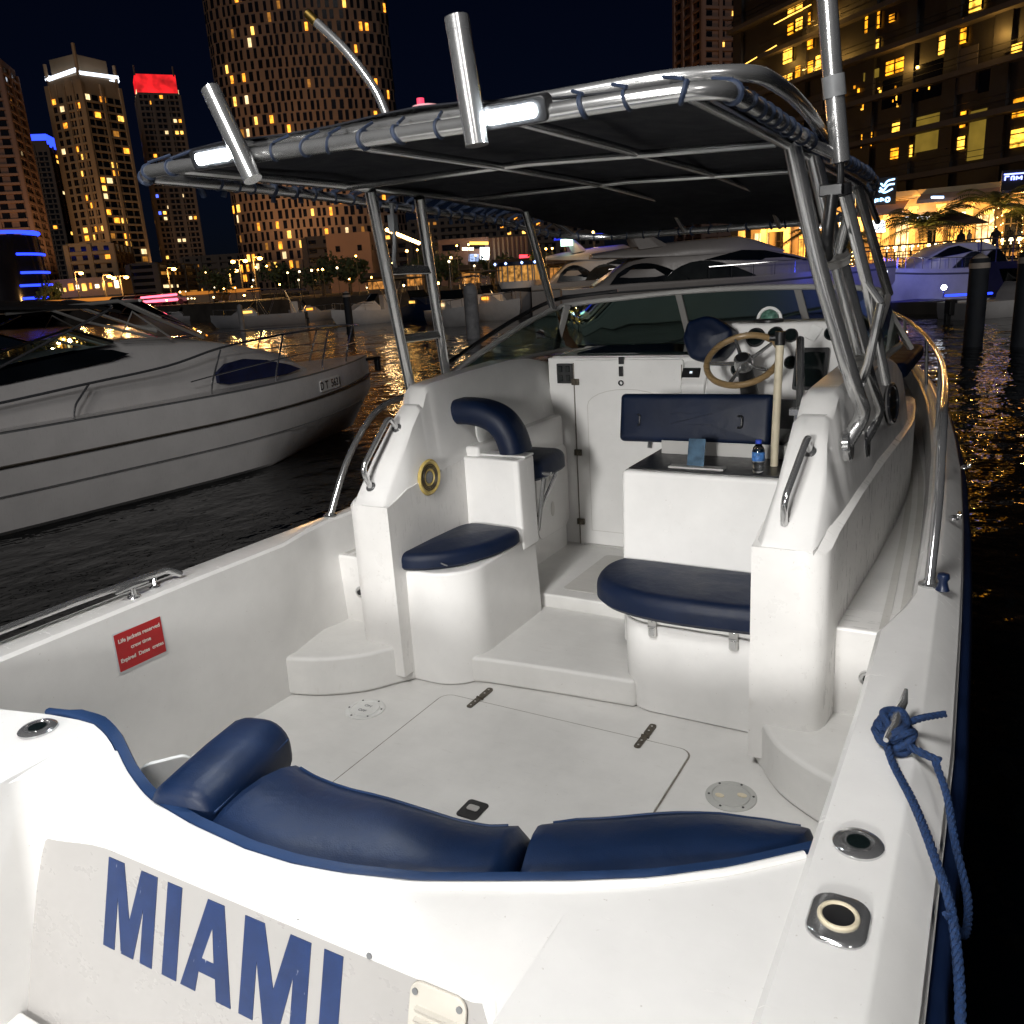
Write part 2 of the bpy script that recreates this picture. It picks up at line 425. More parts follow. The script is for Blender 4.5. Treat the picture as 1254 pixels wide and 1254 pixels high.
# quarter steps, corner blocks with drain, pillars and coaming (both sides)
for s in (1, -1):
    arc = spline([(-1.31, 2.42, 0), (-1.18, 2.45, 0), (-1.06, 2.50, 0), (-.925, 2.60, 0), (-.84, 2.72, 0), (-.782, 2.80, 0)], 5)
    P = [(-p.x*s, p.y) for p in arc] + [(.782*s, 3.0), (1.32*s, 3.0)]
    mb = MB(); mb.prism(P, .002, .195); mb.build('quarter_step', MAT['floor'], boat, bevel=.02, seg=3)
    mb = MB(); mb.prism([(.95*s, 2.90), (1.34*s, 2.90), (1.34*s, 3.1), (.95*s, 3.1)], .15, .534); mb.build('corner_block', MAT['gel2'], boat, bevel=.012, seg=3)
    d = MB(frame((1.16*s, 2.899, .355), (1, 0, 0), (0, 0, 1))); d.lathe([(.001, .006), (.013, .006), (.014, .010), (.024, .012), (.028, .008), (.03, -.004)], 28)
    dd = d.build('deck_drain', MAT['chrome'], boat)
    d = MB(frame((1.16*s, 2.886, .355), (1, 0, 0), (0, 0, 1))); d.prism(circ(.0125, 20), 0, .0015); d.build('drain_hole', MAT['black'], dd)
    # lower coaming: solid block from pillar face to bulkhead, rounded outer aft corner
    C = [(2.72, .790, .950, .858), (2.728, .790, .990, .859), (2.75, .790, 1.013, .864), (2.79, .790, 1.028, .875), (2.88, .792, 1.036, .905),
         (3.3, .80, 1.050, .935), (3.75, .80, 1.070, .955), (4.27, .80, 1.084, .95), (4.8, .80, 1.083, .93), (5.1, .80, 1.070, .91), (5.4, .80, 1.05, .89), (5.77, .80, 1.02, .86), (6.4, .80, .965, .82), (6.5, .80, .93, .8)]
    secs = [[(a*s, y, .05), (a*s, y, z+.006), ((b-.02)*s, y, z+.006), ((b+.012)*s, y, z-.012), ((b+.014)*s, y, .30), ((b+.014)*s, y, .05)] for y, a, b, z in C]
    mb = MB(); mb.loft(secs); mb.build('pillar', MAT['gel2'], boat, smooth=50)
    # upper coaming cap with sloped aft face and top block
    C = [(2.726, .794, .812, .858, .985, 1.008), (2.75, .796, .815, .888, .995, 1.018), (2.9, .797, .828, 1.05, .995, 1.036), (3.02, .80, .838, 1.185, .972, 1.045), (3.085, .80, .84, 1.247, .965, 1.048),
         (3.10, .80, .842, 1.254, .965, 1.049), (3.12, .80, .845, 1.256, .972, 1.05), (3.165, .80, .85, 1.318, .978, 1.052), (3.19, .80, .85, 1.332, .98, 1.053), (3.24, .80, .852, 1.338, .985, 1.055),
         (3.6, .80, .86, 1.352, .998, 1.07), (4.0, .80, .86, 1.36, 1.015, 1.082), (4.22, .80, .86, 1.345, 1.026, 1.088), (4.5, .80, .86, 1.29, 1.034, 1.09), (4.75, .80, .86, 1.215, 1.036, 1.088), (4.95, .80, .84, 1.14, 1.028, 1.08), (5.15, .80, .82, 1.05, 1.0, 1.06), (5.3, .80, .81, .97, .95, 1.02)]
    zs = lambda y: interp([(2.72, .858), (2.75, .864), (2.79, .875), (2.88, .905), (3.3, .935), (3.75, .955), (4.27, .95), (4.8, .93), (5.1, .91), (5.4, .89)], y)
    secs = []
    for y, a, b, z, c, d in C:
        z0 = zs(y) - .012; zt = max(z, z0 + .015); t = min(.02, (zt - z0)*.4)
        secs.append([(a*s, y, z0), (b*s, y, zt - t), ((b+t)*s, y, zt), ((c-t)*s, y, zt), (c*s, y, zt-t), (d*s - .018*s, y, z0 + .02), ((d-.016)*s, y, z0)])
    mb = MB(); mb.loft(secs); mb.build('coaming_cap', MAT['gel'], boat, smooth=38)
    # grab rail on the cap
    p = fillet([(.918*s, 2.985, 1.150), (.922*s, 2.945, 1.215), (.885*s, 2.76, 1.02), (.882*s, 2.79, .93)], .05, 6)
    if s < 0: p = fillet([(-.915, 3.0, 1.165), (-.918, 2.955, 1.225), (-.935, 2.75, 1.02), (-.93, 2.79, .935)], .05, 6)
    mb = MB(); mb.tube(p, .0125, 14); r = mb.build('grab_rail', MAT['chrome'], boat)
    for q, nn in ((p[0], (0, -.75, .62)), (p[-1], (0, -.75, .62))):
        mb = MB(frame(q + Vector((0, .012, -.012)), (1, 0, 0), Vector(nn).cross(Vector((1, 0, 0)))))
        mb.lathe([(.027, -.004), (.027, .012), (.022, .017), (.001, .017)], 24); mb.build('rail_flange', MAT['chrome'], r)
    # oval porthole in the cap side
    PM = frame((1.058*s, 4.16, 1.135), (0, 1*s, 0), (-.15*s, 0, 1))
    mb = MB(PM @ Matrix.Diagonal((2.1, 1, 1, 1))); mb.ring(.082, .011, 40, 8); r = mb.build('porthole', MAT['chrome'], boat)
    mb = MB(PM); mb.prism(circ(.168, 32, 0, 0, .080), -.01, .004); mb.build('porthole_glass', MAT['darkglass'], r)

# inner port lining of the helm area: lower ledge and locker panel
mb = MB(); mb.prism([(-.82, 3.4), (-.735, 3.4), (-.735, 4.33), (-.755, 4.36), (-.82, 4.36)], .16, 1.0); mb.build('side_lining', MAT['gel'], boat, bevel=.02, seg=3)
M = frame((-.735, 4.16, .58), (0, 1, 0), (0, 0, 1))
mb = MB(M); mb.prism(rrect(.40, .50, .06), 0, .006); lp = mb.build('locker_panel', MAT['gel'], boat, bevel=.003)
for dy in (.10, -.10):
    mb = MB(M); mb.prism(circ(.022, 20, -.02, dy, .045), .006, .009); mb.build('finger_pull', MAT['strip'], lp, bevel=.002)

# raised walkway step and helm sole
mb = MB(); mb.prism([(-.60, 2.86), (-.45, 2.895), (-.1, 2.93), (.25, 2.955), (.30, 3.3), (.3, 3.56), (-.60, 3.56)], .002, .13); mb.build('walkway_step', MAT['floor'], boat, bevel=.018, seg=3)
mb = MB(); mb.box((-.1, 3.99, .10), (1.5, .88, .2)); mb.build('helm_sole', MAT['floor'], boat, bevel=.012)
mb = MB(); mb.prism(rrect(.46, .58, .03, 5, -.20, 3.93), .2003, .2045); mb.build('sole_hatch', MAT['strip'], boat, bevel=.0015)
mb = MB(); mb.prism([(-.48, 3.552), (.1, 3.552), (.1, 3.56), (-.48, 3.56)], .135, .192); mb.build('step_riser', MAT['grey'], boat)

# port seat block: rounded box with backrest block behind
def boxpoly(x0, x1, y0, y1, r, side=1):
    """plan outline with one rounded aft corner (side=1: at x1)"""
    if side > 0: c = [(x1 - r + r*math.sin(a*PI/20), y0 + r - r*math.cos(a*PI/20)) for a in range(11)]; return [(x0, y0)] + c + [(x1, y1), (x0, y1)]
    c = [(x0 + r - r*math.cos(a*PI/20), y0 + r - r*math.sin(a*PI/20)) for a in range(11)]; return c + [(x1, y0), (x1, y1), (x0, y1)]
P = boxpoly(-.84, -.475, 2.795, 3.50, .21, 1)
mb = MB(); mb.loft([[(x, y, z) for x, y in inset2(P, d)] for z, d in ((.002, 0), (.28, .004), (.548, .012))])
pb = mb.build('port_seat_box', MAT['gel'], boat, bevel=.012, seg=3)
P2 = [(-.84, 3.36), (-.66, 3.36), (-.50, 3.345), (-.480, 3.355), (-.475, 3.40), (-.475, 3.505), (-.84, 3.505)]
mb = MB(); mb.loft([[(x, y, .50) for x, y in P2], [(x-.008 if x > -.6 else x, y+.005, .952) for x, y in P2]]); mb.build('backrest_block', MAT['gel'], pb, bevel=.022, seg=3)
P = spline([(-.825, 2.835, 0), (-.815, 3.10, 0), (-.80, 3.27, 0), (-.74, 3.335, 0), (-.60, 3.335, 0), (-.50, 3.325, 0), (-.468, 3.29, 0), (-.472, 3.20, 0), (-.50, 3.06, 0), (-.56, 2.93, 0), (-.64, 2.845, 0), (-.74, 2.79, 0), (-.805, 2.785, 0)], 4, True)
mb = MB(Matrix.Translation((0, 0, 0))); mb.puff([(p.x, p.y) for p in P], .552, .632, .035, .016); mb.build('port_seat_cushion', MAT['vinyl2'], pb)
mb = MB(frame((-.60, 2.846, .585), (.9, -.35, 0), (0, 0, 1))); mb.box((0, 0, .002), (.05, .006, .004)); mb.build('cushion_tag', MAT['grey'], pb)
# co-pilot seat: arched backrest roll, forward cushion and its strut
path = spline([(-.93, 3.43, 1.172), (-.80, 3.43, 1.176), (-.70, 3.43, 1.166), (-.62, 3.435, 1.132), (-.570, 3.44, 1.07), (-.548, 3.445, 1.00), (-.545, 3.445, .975)], 6)
secs = []
for i, p in enumerate(path):
    a = path[max(0, i-1)]; b = path[min(len(path)-1, i+1)]; t = (b - a).normalized(); nn = Vector((0, -1, 0)).cross(t).normalized()
    k = 1.0 if 0 < i < len(path)-1 else .72
    secs.append([p + nn*u*k + Vector((0, 1, 0))*w*k for u, w in rrect(.122, .19, .052, 4)])
mb = MB(); mb.loft(secs); cs = mb.build('copilot_backrest', MAT['vinyl2'], boat, smooth=60)
mb = MB(Matrix.Translation((0, 0, 0))); mb.puff(rrect(.34, .40, .09, 5, -.655, 3.72), .80, .905, .045, .012); cu = mb.build('copilot_cushion', MAT['vinyl2'], boat)
mb = MB(); mb.tube([(-.46, 3.56, .82), (-.50, 3.54, .55)], .012); mb.tube([(-.44, 3.66, .83), (-.50, 3.54, .62)], .010); mb.tube([(-.78, 3.60, .835), (-.44, 3.60, .835)], .010); mb.build('seat_strut', MAT['chrome'], cu)
mb = MB(); mb.box((-.62, 3.46, .958), (.28, .09, .010)); mb.build('backrest_foot', MAT['white'], cs, bevel=.003)
# round speakers
M = frame((-.799, 3.05, .925), (0, 1, 0), (0, 0, 1))
mb = MB(M); mb.lathe([(.082, 0), (.086, .008), (.078, .016), (.068, .012), (.066, .008), (.040, .010), (.036, .012), (.034, .006), (.001, .006)], 40); sp = mb.build('speaker', MAT['yellow'], boat, smooth=40)
mb = MB(M)
mb.ring(.060, .0022, 40, 6); mb.ring(.052, .0022, 40, 6); mb.ring(.045, .0022, 40, 6); mb.v = [v + Vector((.0105, 0, 0)) for v in mb.v]
mb.build('speaker_grille', MAT['bronze'], sp)
mb = MB(M); mb.lathe([(.030, .004), (.028, .0095), (.001, .012)], 24); mb.build('speaker_dome', MAT['grey'], sp)
mb = MB(frame((-.80, 3.57, 1.06), (0, 1, 0), (0, 0, 1))); mb.lathe([(.085, 0), (.085, .008), (.075, .014), (.001, .010)], 32); mb.build('speaker_cover', MAT['white'], boat, smooth=35)

# starboard seat box with lid, latches and cushion
P = boxpoly(.17, .795, 2.94, 3.28, .16, -1)
mb = MB(); mb.loft([[(x, y, z) for x, y in inset2(P, d)] for z, d in ((.002, .012), (.10, .006), (.405, 0))]); sb = mb.build('starboard_seat_box', MAT['gel'], boat, bevel=.008, seg=2)
mb = MB(); mb.prism(inset2(P, -.002), .411, .462); mb.build('seat_lid', MAT['gel'], sb, bevel=.012, seg=3)
P = spline([(.79, 2.855, 0), (.55, 2.835, 0), (.36, 2.84, 0), (.20, 2.88, 0), (.10, 2.955, 0), (.055, 3.05, 0), (.045, 3.15, 0), (.07, 3.235, 0), (.13, 3.265, 0), (.45, 3.265, 0), (.78, 3.265, 0)], 5)
mb = MB(); mb.puff([(p.x, p.y) for p in P], .464, .575, .05, .012, .02); mb.build('starboard_seat_cushion', MAT['vinyl2'], sb)
for lx in (.345, .675):
    lt = MB(frame((lx, 2.933, .402), (1, 0, 0), (0, 0, 1)))
    lt.prism(rrect(.036, .088, .012, 4), 0, .008); lo = lt.build('lid_latch', MAT['alu'], sb, bevel=.002)
    lt = MB(frame((lx, 2.925, .402), (1, 0, 0), (0, 0, 1)))
    lt.prism(rrect(.022, .035, .006, 3, 0, -.016), 0, .006); lt.prism(circ(.005, 8, 0, .028), 0, .002); lt.box((0, .006, .003), (.034, .006, .006)); lt.build('latch_buckle', MAT['chrome'], lo, bevel=.001)

# helm seat pedestal
P = [(.088, 3.255), (.80, 3.255), (.80, 3.72), (.088, 3.72)]
mb = MB(); mb.loft([[(x-(.012 if x < .5 else 0), y, .15) for x, y in P], [(x, y, .965) for x, y in P]]); hp = mb.build('helm_seat_box', MAT['gel'], boat, bevel=.02, seg=3)
mb = MB(); mb.box((.43, 3.50, .969), (.64, .42, .006)); mb.build('seat_box_top', MAT['black'], hp, bevel=.002)
mb = MB(); mb.box((.43, 3.60, .995), (.56, .006, .075)); mb.box((.43, 3.63, .975), (.56, .06, .006)); mb.box((.150, 3.66, .995), (.006, .12, .075)); mb.box((.71, 3.66, .995), (.006, .12, .075)); mb.build('seat_tray', MAT['alu'], hp)
mb = MB(); mb.puff(rrect(.50, .30, .03, 4, .43, 3.78), 1.0, 1.045, .02, .004); mb.build('seat_base_pad', MAT['black'], hp)
mb = MB(); mb.box((.395, 3.35, .973), (.24, .05, .012)); mb.build('hinge_plate', MAT['alu'], hp, bevel=.002)
mb = MB(frame((.385, 3.375, 1.03), (1, 0, 0), (0, .25, 1))); mb.prism(rrect(.074, .125, .006), -.004, .004); mb.build('hinge_strap', simple('painted_strap', (.035, .075, .12), .35, metal=.5, var=.35, scale=22), hp, bevel=.001)
P = rrect(.71, .225, .022, 4)
M = frame((.282, 3.665, 1.125), (1, -.012, .012), (0, .18, 1))
mb = MB(M); mb.puff(P, -.045, .045, .028, .006, .02); nb_ = mb.build('helm_backrest', MAT['vinyl2'], boat)
mb = MB(M); mb.tube(fillet([(.215, -.035, .048), (.235, -.035, .062), (.235, .015, .062), (.215, .015, .048)], .01, 3), .005, 8); mb.tube(fillet([(-.26, -.035, .048), (-.245, -.035, .056), (-.245, .015, .056), (-.26, .015, .048)], .01, 3), .003, 8); mb.build('backrest_loop', MAT['black'], nb_)
mb = MB(); mb.tube(fillet([(.05, 3.70, .97), (.05, 3.72, 1.02), (.62, 3.72, 1.02), (.62, 3.70, .97)], .03, 4), .012); mb.build('backrest_frame', MAT['chrome'], nb_)
# cream pole with black cap
mb = MB(); mb.tube([(.688, 3.47, .97), (.700, 3.47, 1.485)], .0165, 16); po = mb.build('helm_pole', MAT['cream'], boat)
mb = MB(); mb.tube([(.6995, 3.47, 1.472), (.701, 3.47, 1.525)], [.0205, .0215], 16); mb.tube([(.70, 3.47, 1.50), (.66, 3.46, 1.50)], .012, 10); mb.build('pole_cap', MAT['black'], po)
mb = MB(); mb.box((.755, 3.62, 1.10), (.03, .09, .16)); mb.box((.755, 3.55, 1.19), (.05, .05, .03)); mb.tube([(.755, 3.58, 1.02), (.75, 3.60, 1.20)], .013); mb.build('throttle_lever', MAT['chrome'], boat, bevel=.004)

# bulkhead, companion door
mb = MB(); mb.box((-.03, 4.42, .70), (1.62, .08, 1.26)); bk = mb.build('bulkhead', MAT['gel'], boat, bevel=.01)
mb = MB(frame((-.335, 4.379, .755), (1, 0, 0), (0, 0, 1))); mb.prism(rrect(.655, 1.125, .012), -.002, .016); dr = mb.build('companion_door', MAT['gel'], boat, bevel=.004)
arch = [(-.25, -.46), (.25, -.46)] + [(.25*math.cos(a*PI/12), .30 + .10*math.sin(a*PI/12)) for a in range(13)]
vs = []; q1 = inset2(arch, 0); q2 = inset2(arch, .004); n = len(arch)
mb = MB(frame((-.335, 4.3620, .755), (1, 0, 0), (0, 0, 1))); mb.add([(x, y, 0.0005) for x, y in q1] + [(x, y, 0.0005) for x, y in q2], [(i, (i+1) % n, n+(i+1) % n, n+i) for i in range(n)]); mb.build('door_groove', MAT['strip'], dr)
for hz in (1.193, .775, .347):
    mb = MB(); mb.box((-.653, 4.356, hz), (.046, .014, .036)); mb.box((-.653, 4.346, hz), (.010, .01, .036)); mb.build('door_hinge', MAT['bronze'], dr, bevel=.002)
mb = MB(); mb.box((-.015, 4.366, 1.12), (.006, .012, .34)); mb.box((-.668, 4.372, .75), (.004, .012, 1.1)); mb.build('door_gap', MAT['seam'], dr)
mb = MB(); mb.box((-.335, 4.366, .205), (.60, .03, .012)); mb.build('door_sill', MAT['alu'], bk)
mb = MB(); mb.box((-.362, 4.355, 1.315), (.03, .012, .04)); mb.box((-.363, 4.350, 1.255), (.022, .014, .055)); mb.M = frame((-.365, 4.348, 1.19), (1, 0, 0), (0, 0, 1)); mb.ring(.013, .004, 16, 6); mb.build('door_hasp', MAT['black'], dr, bevel=.002)
mb = MB(); mb.box((-.725, 4.372, 1.24), (.10, .02, .115)); sw = mb.build('switch_panel', MAT['black'], boat, bevel=.004)
for a in (-.024, .024):
    for b in (-.026, .026): mb = MB(); mb.box((-.725+a, 4.36, 1.24+b), (.026, .012, .036)); mb.build('rocker_switch', MAT['darkglass'], sw, bevel=.003)
# sliding dark hatch and top ledge above the door
mb = MB(); mb.box((0, 4.72, 1.325), (1.64, .64, .022)); mb.build('cabin_top', MAT['gel'], boat, bevel=.006)
mb = MB(); mb.box((-.34, 4.66, 1.345), (.66, .46, .014)); mb.build('sliding_hatch', MAT['darkglass'], boat, bevel=.004)
# helm console: switch cheek, sloped dash, shelf
mb = MB(); mb.loft([[(x, 4.30, 1.0), (x, 4.30, 1.19), (x, 4.40, 1.335), (x, 4.75, 1.335), (x, 4.75, 1.0)] for x in (-.005, .13)]); mb.build('console_cheek', MAT['gel'], boat, bevel=.012, seg=3)
mb = MB(frame((.045, 4.344, 1.247), (1, 0, 0), (0, .57, .83))); mb.prism(rrect(.10, .058, .006), 0, .006); s2 = mb.build('stereo_panel', MAT['black'], boat, bevel=.002)
mb = MB(frame((.045, 4.340, 1.250), (1, 0, 0), (0, .57, .83))); mb.box((0, 0, .0035), (.014, .012, .002)); mb.build('lit_button', emit('button_light', (.8, .9, 1), 1.2), s2)
mb = MB(); mb.loft([[(x, 4.26, .80), (x, 4.26, 1.10), (x, 4.30, 1.17), (x, 4.43, 1.492), (x, 4.52, 1.502), (x, 4.80, 1.40), (x, 4.80, .80)] for x in (.13, .80)]); dash = mb.build('dash_console', MAT['gel'], boat, bevel=.016, seg=3)
DM = lambda x, t: frame((x, 4.30 + .13*t - .002, 1.17 + .322*t + .001), (1, 0, 0), (0, .374, .927))
for gx, gt, gr in ((.545, .80, .036), (.56, .40, .034), (.37, .78, .05), (.47, .82, .04), (.74, .82, .036), (.30, .30, .04)):
    mb = MB(DM(gx, gt)); mb.lathe([(gr, 0), (gr, .008), (gr*.88, .012), (gr*.85, .008), (.001, .008)], 28); gg = mb.build('gauge', MAT['black'], dash, smooth=35)
    mb = MB(DM(gx, gt)); mb.prism(circ(gr*.8, 24), .0085, .0095); mb.build('gauge_glass', MAT['darkglass'], gg)
mb = MB(DM(.655, .83)); mb.M = mb.M @ Matrix.Rotation(-.5, 4, 'Z'); mb.prism(rrect(.058, .075, .008), 0, .012); mb.build('push_pad', MAT['white'], dash, bevel=.003)
mb = MB(frame((.665, 4.315, 1.27), (1, 0, 0), (-.12, .30, .927))); mb.prism(rrect(.16, .21, .008), 0, .02); mb.build('chart_plotter', MAT['black'], dash, bevel=.004)
mb = MB(frame((.662, 4.294, 1.272), (1, 0, 0), (-.12, .30, .927))); mb.prism(rrect(.13, .17, .004), 0.0, .003); mb.build('plotter_screen', MAT['darkglass'], dash)
mb = MB(); mb.box((.40, 4.245, 1.05), (.52, .02, .16)); mb.build('dash_lower_panel', MAT['grey'], dash, bevel=.004)
# covered instrument pod
P = [Vector((x, y, 0)) for x, y in ((-.125, .0), (-.105, .09), (-.01, .118), (.045, .105), (.135, .04), (.125, -.035), (.075, -.10), (-.03, -.118), (-.085, -.095))]
P = fillet(P + P[:1], .022, 3)[:-1]
mb = MB(frame((.158, 4.26, 1.432), (1, 0, 0), (0, .2, 1))); mb.puff([(p.x, p.y) for p in P], -.12, .04, .03, .022); mb.build('instrument_cover', MAT['vinyl2'], boat)
# compass
mb = MB(Matrix.Translation((.42, 4.47, 1.495))); mb.lathe([(.072, 0), (.072, .012), (.062, .018), (.05, .02)], 32); cm = mb.build('compass', MAT['black'], boat, smooth=35)
mb = MB(Matrix.Translation((.42, 4.47, 1.512))); mb.lathe([(.048*math.cos(a*PI/16), .048*math.sin(a*PI/16)) for a in range(9)], 28); mb.build('compass_dome', simple('compass_green', (.08, .17, .13), .08, var=.5, scale=50), cm)
mb = MB(frame((.42, 4.47, 1.508), (1, 0, 0), (0, 0, 1))); mb.tube([(.058*math.cos(a*PI/16), .058*math.sin(a*PI/16), 0) for a in range(17)], .008, 8); mb.build('compass_hood', MAT['white'], cm)
# steering wheel
WM = frame((.405, 4.02, 1.352), (1, -.02, .02), (0, .80, .60))
mb = MB(WM); mb.ring(.172, .0155, 48, 12); wh = mb.build('steering_wheel', MAT['wood'], boat)
mb = MB(WM)
for k in range(5):
    a = PI/2 + .45 + k*2*PI/5
    mb.tube([(.03*math.cos(a), .03*math.sin(a), -.02), (.10*math.cos(a), .10*math.sin(a), -.012), (.165*math.cos(a), .165*math.sin(a), 0)], [.010, .009, .008], 8)
mb.build('wheel_spoke', MAT['steel'], wh)
mb = MB(WM); mb.lathe([(.001, -.05), (.045, -.045), (.047, -.01), (.040, .012), (.034, .016)], 28); mb.build('wheel_hub', MAT['chrome'], wh)
mb = MB(WM); mb.lathe([(.033, .012), (.030, .022), (.001, .026)], 24); mb.build('hub_cap', MAT['black'], wh)
mb = MB(WM); mb.tube([(0, 0, -.03), (0, -.02, -.34)], [.035, .05], 16); mb.build('steering_column', MAT['black'], wh)

# windscreen
TOP = [(-.99, 3.58, 1.335), (-.985, 3.95, 1.43), (-.975, 4.35, 1.525), (-.95, 4.72, 1.595), (-.86, 4.86, 1.615), (-.6, 4.95, 1.632), (-.25, 5.0, 1.65), (.1, 5.02, 1.655), (.45, 4.98, 1.648), (.7, 4.92, 1.638), (.87, 4.84, 1.62), (.95, 4.70, 1.595), (.975, 4.35, 1.525), (.985, 3.95, 1.43), (.99, 3.58, 1.335)]
BOT = [(-1.0, 3.57, 1.312), (-1.0, 3.95, 1.325), (-1.0, 4.4, 1.33), (-1.0, 4.95, 1.325), (-.92, 5.12, 1.318), (-.64, 5.25, 1.31), (-.28, 5.33, 1.305), (.1, 5.35, 1.305), (.48, 5.31, 1.305), (.75, 5.22, 1.31), (.93, 5.1, 1.318), (1.0, 4.95, 1.325), (1.0, 4.4, 1.33), (1.0, 3.95, 1.325), (1.0, 3.57, 1.312)]
mb = MB(); mb.tube(spline(TOP, 4), .016, 10); ws = mb.build('windscreen_frame', MAT['alu'], boat)
mb = MB(); mb.tube(spline(BOT, 4), .016, 10); mb.build('frame_sill', MAT['alu'], ws)
mb = MB(); mb.tube(spline([(p[0]*1.02, p[1]-.03, p[2]+.045) for p in TOP[:6]], 4), .012, 10); mb.build('frame_rail', MAT['black'], ws)
for a, b in ((3, 3), (6, 6), (8, 8), (11, 11)):
    p, q = Vector(TOP[a]), Vector(BOT[b])
    mb = MB(); d = (q - p).normalized(); 
    mb.M = frame((p+q)/2, d.cross(Vector((0, 1, 0))).normalized() if a in (6, 8) else Vector((.5 if a == 3 else .5, .8 if a == 3 else -.8, 0)), d)
    mb.box((0, 0, 0), (.042, (q-p).length*.98, .024)); mb.build('mullion', MAT['alu'], ws, bevel=.005)
for i0, i1 in ((0, 3), (3, 6), (6, 8), (8, 11), (11, 14)):
    mb = MB(); secs = []
    for i in range(i0, i1+1):
        p, q = Vector(TOP[i]), Vector(BOT[i]); nrm = Vector((0, 1, .3)) if 3 < i < 11 else Vector((1, 0, .1))
        nrm = nrm.normalized()*.003
        secs.append([p - nrm, p + nrm, q + nrm, q - nrm])
    mb.loft(secs); mb.build('windscreen_pane', MAT['tint'], ws, smooth=60)

# ------------------------------------------------------------------ stern: transom deck, notch, lettering, bench
FW = [(-1.25, .93), (-1.0, .97), (-.75, 1.01), (-.55, 1.06), (-.44, 1.065), (-.34, 1.04), (-.25, 1.005), (-.11, .969), (.05, .950), (.22, .943), (.34, .952), (.455, .976), (.6, 1.022), (.726, 1.082), (.87, 1.153), (.997, 1.224), (1.12, 1.315), (1.242, 1.43)]
fwd = lambda x: interp(FW, x)
def topz(x):
    t = min(1, max(0, (x + .40) / .26)); t = t*t*(3-2*t); return .775 - .075*t
def aft(x):
    if x <= -.40: return -.35
    if x < -.36: return .80 + math.sqrt(max(0, .04**2 - (-.36 - x)**2))*1.8
    if x <= .80: return .88 + .024*x
    if x < .885: return .818 + math.sqrt(max(0, .085**2 - (x-.80)**2))
    return -.35
xs = [-1.25, -1.1, -.9, -.75, -.6, -.5, -.44, -.402, -.400, -.398, -.39, -.38, -.37, -.36, -.33, -.30, -.27, -.24, -.2, -.15, -.1, 0, .1, .2, .3, .4, .5, .6, .7, .76, .80, .82, .84, .855, .866, .875, .881, .8845, .886, .89, .95, 1.0, 1.1, 1.2, 1.241]
cols = []
for x in xs:
    a, f, z = aft(x), fwd(x), topz(x)
    row = []
    for j in range(9):
        t = j/8; y = a + (f-a)*t
        zz = z - .012*(1-t)**3 * (1 if a > 0 else 0)
        row.append((x, y, zz))
    cols.append(row)
mb = MB(); n = 9; m = len(cols)
vs = [p for c in cols for p in c]; fs = [(i*n+j, (i+1)*n+j, (i+1)*n+j+1, i*n+j+1) for i in range(m-1) for j in range(n-1)]
# skirts: aft edge down into the notch, forward lip down behind the bench
def lower(p, back):
    x, y, z = p
    return (x, y, .52) if back else (x, y - .10, -.3)
b0 = len(vs); vs += [lower(c[0], False) for c in cols]; vs += [lower(c[-1], True) for c in cols]
fs += [(i*n, b0+i, b0+i+1, (i+1)*n) for i in range(m-1)]
fs += [(i*n+n-1, (i+1)*n+n-1, b0+m+i+1, b0+m+i) for i in range(m-1)]
mb.add(vs, fs); td = mb.build('transom_deck', MAT['gel'], boat, bevel=.016, seg=3)
# raked transom panel between the wings (sits in front of the skirt)
tp = lambda x, z, o=0: (x, .893 + .024*x - .29*(.7 - z) - o, z)
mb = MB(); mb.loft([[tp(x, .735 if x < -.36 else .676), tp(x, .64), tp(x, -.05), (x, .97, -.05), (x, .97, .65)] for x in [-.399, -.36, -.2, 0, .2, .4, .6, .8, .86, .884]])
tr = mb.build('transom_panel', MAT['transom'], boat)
mb = MB(); mb.loft([[(x, -.3, .16), (x, -.3, .20), (x, .735+.024*x, .205), (x, .735+.024*x, .16)] for x in (-.40, .886)]); mb.build('swim_platform', MAT['gel'], boat, bevel=.006)
# lettering
def letter(poly_sets):
    mb = MB(); 
    for P in poly_sets:
        Q = [tp(x, z, .0015) for x, z in P] ; R = [tp(x, z, -.004) for x, z in P]; n = len(P)
        mb.add(Q + R, [tuple(range(n))] + [(i, n+i, n+(i+1) % n, (i+1) % n) for i in range(n)])
    return mb.build('stern_letter', MAT['letter'], tr, smooth=0)
T, B = .623, .433
def M_(x0, x1):
    w = x1-x0; c = (x0+x1)/2; st = .044; H = T-B
    letter([[(x0, B), (x0, T), (x0+.052, T), (c, B+.075), (x1-.052, T), (x1, T), (x1, B), (x1-.038, B), (x1-.038, B+.115), (c+.02, B), (c-.02, B), (x0+.038, B+.115), (x0+.038, B)]])
M_(-.139, .021); letter([[(.053, B), (.053, T), (.097, T), (.097, B)]])
letter([[(.110, B), (.173, T), (.220, T), (.256, B), (.215, B), (.208, B+.042), (.160, B+.042), (.154, B)], ])
mb = MB(); P = [(.169, B+.072), (.202, B+.072), (.192, B+.137)]
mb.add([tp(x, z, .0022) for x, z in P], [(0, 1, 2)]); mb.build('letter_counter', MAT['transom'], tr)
M_(.278, .449); letter([[(.481, B), (.481, T), (.526, T), (.526, B)]])
MAT['ventp'] = simple('vent_plastic', (.52, .49, .43), .5)
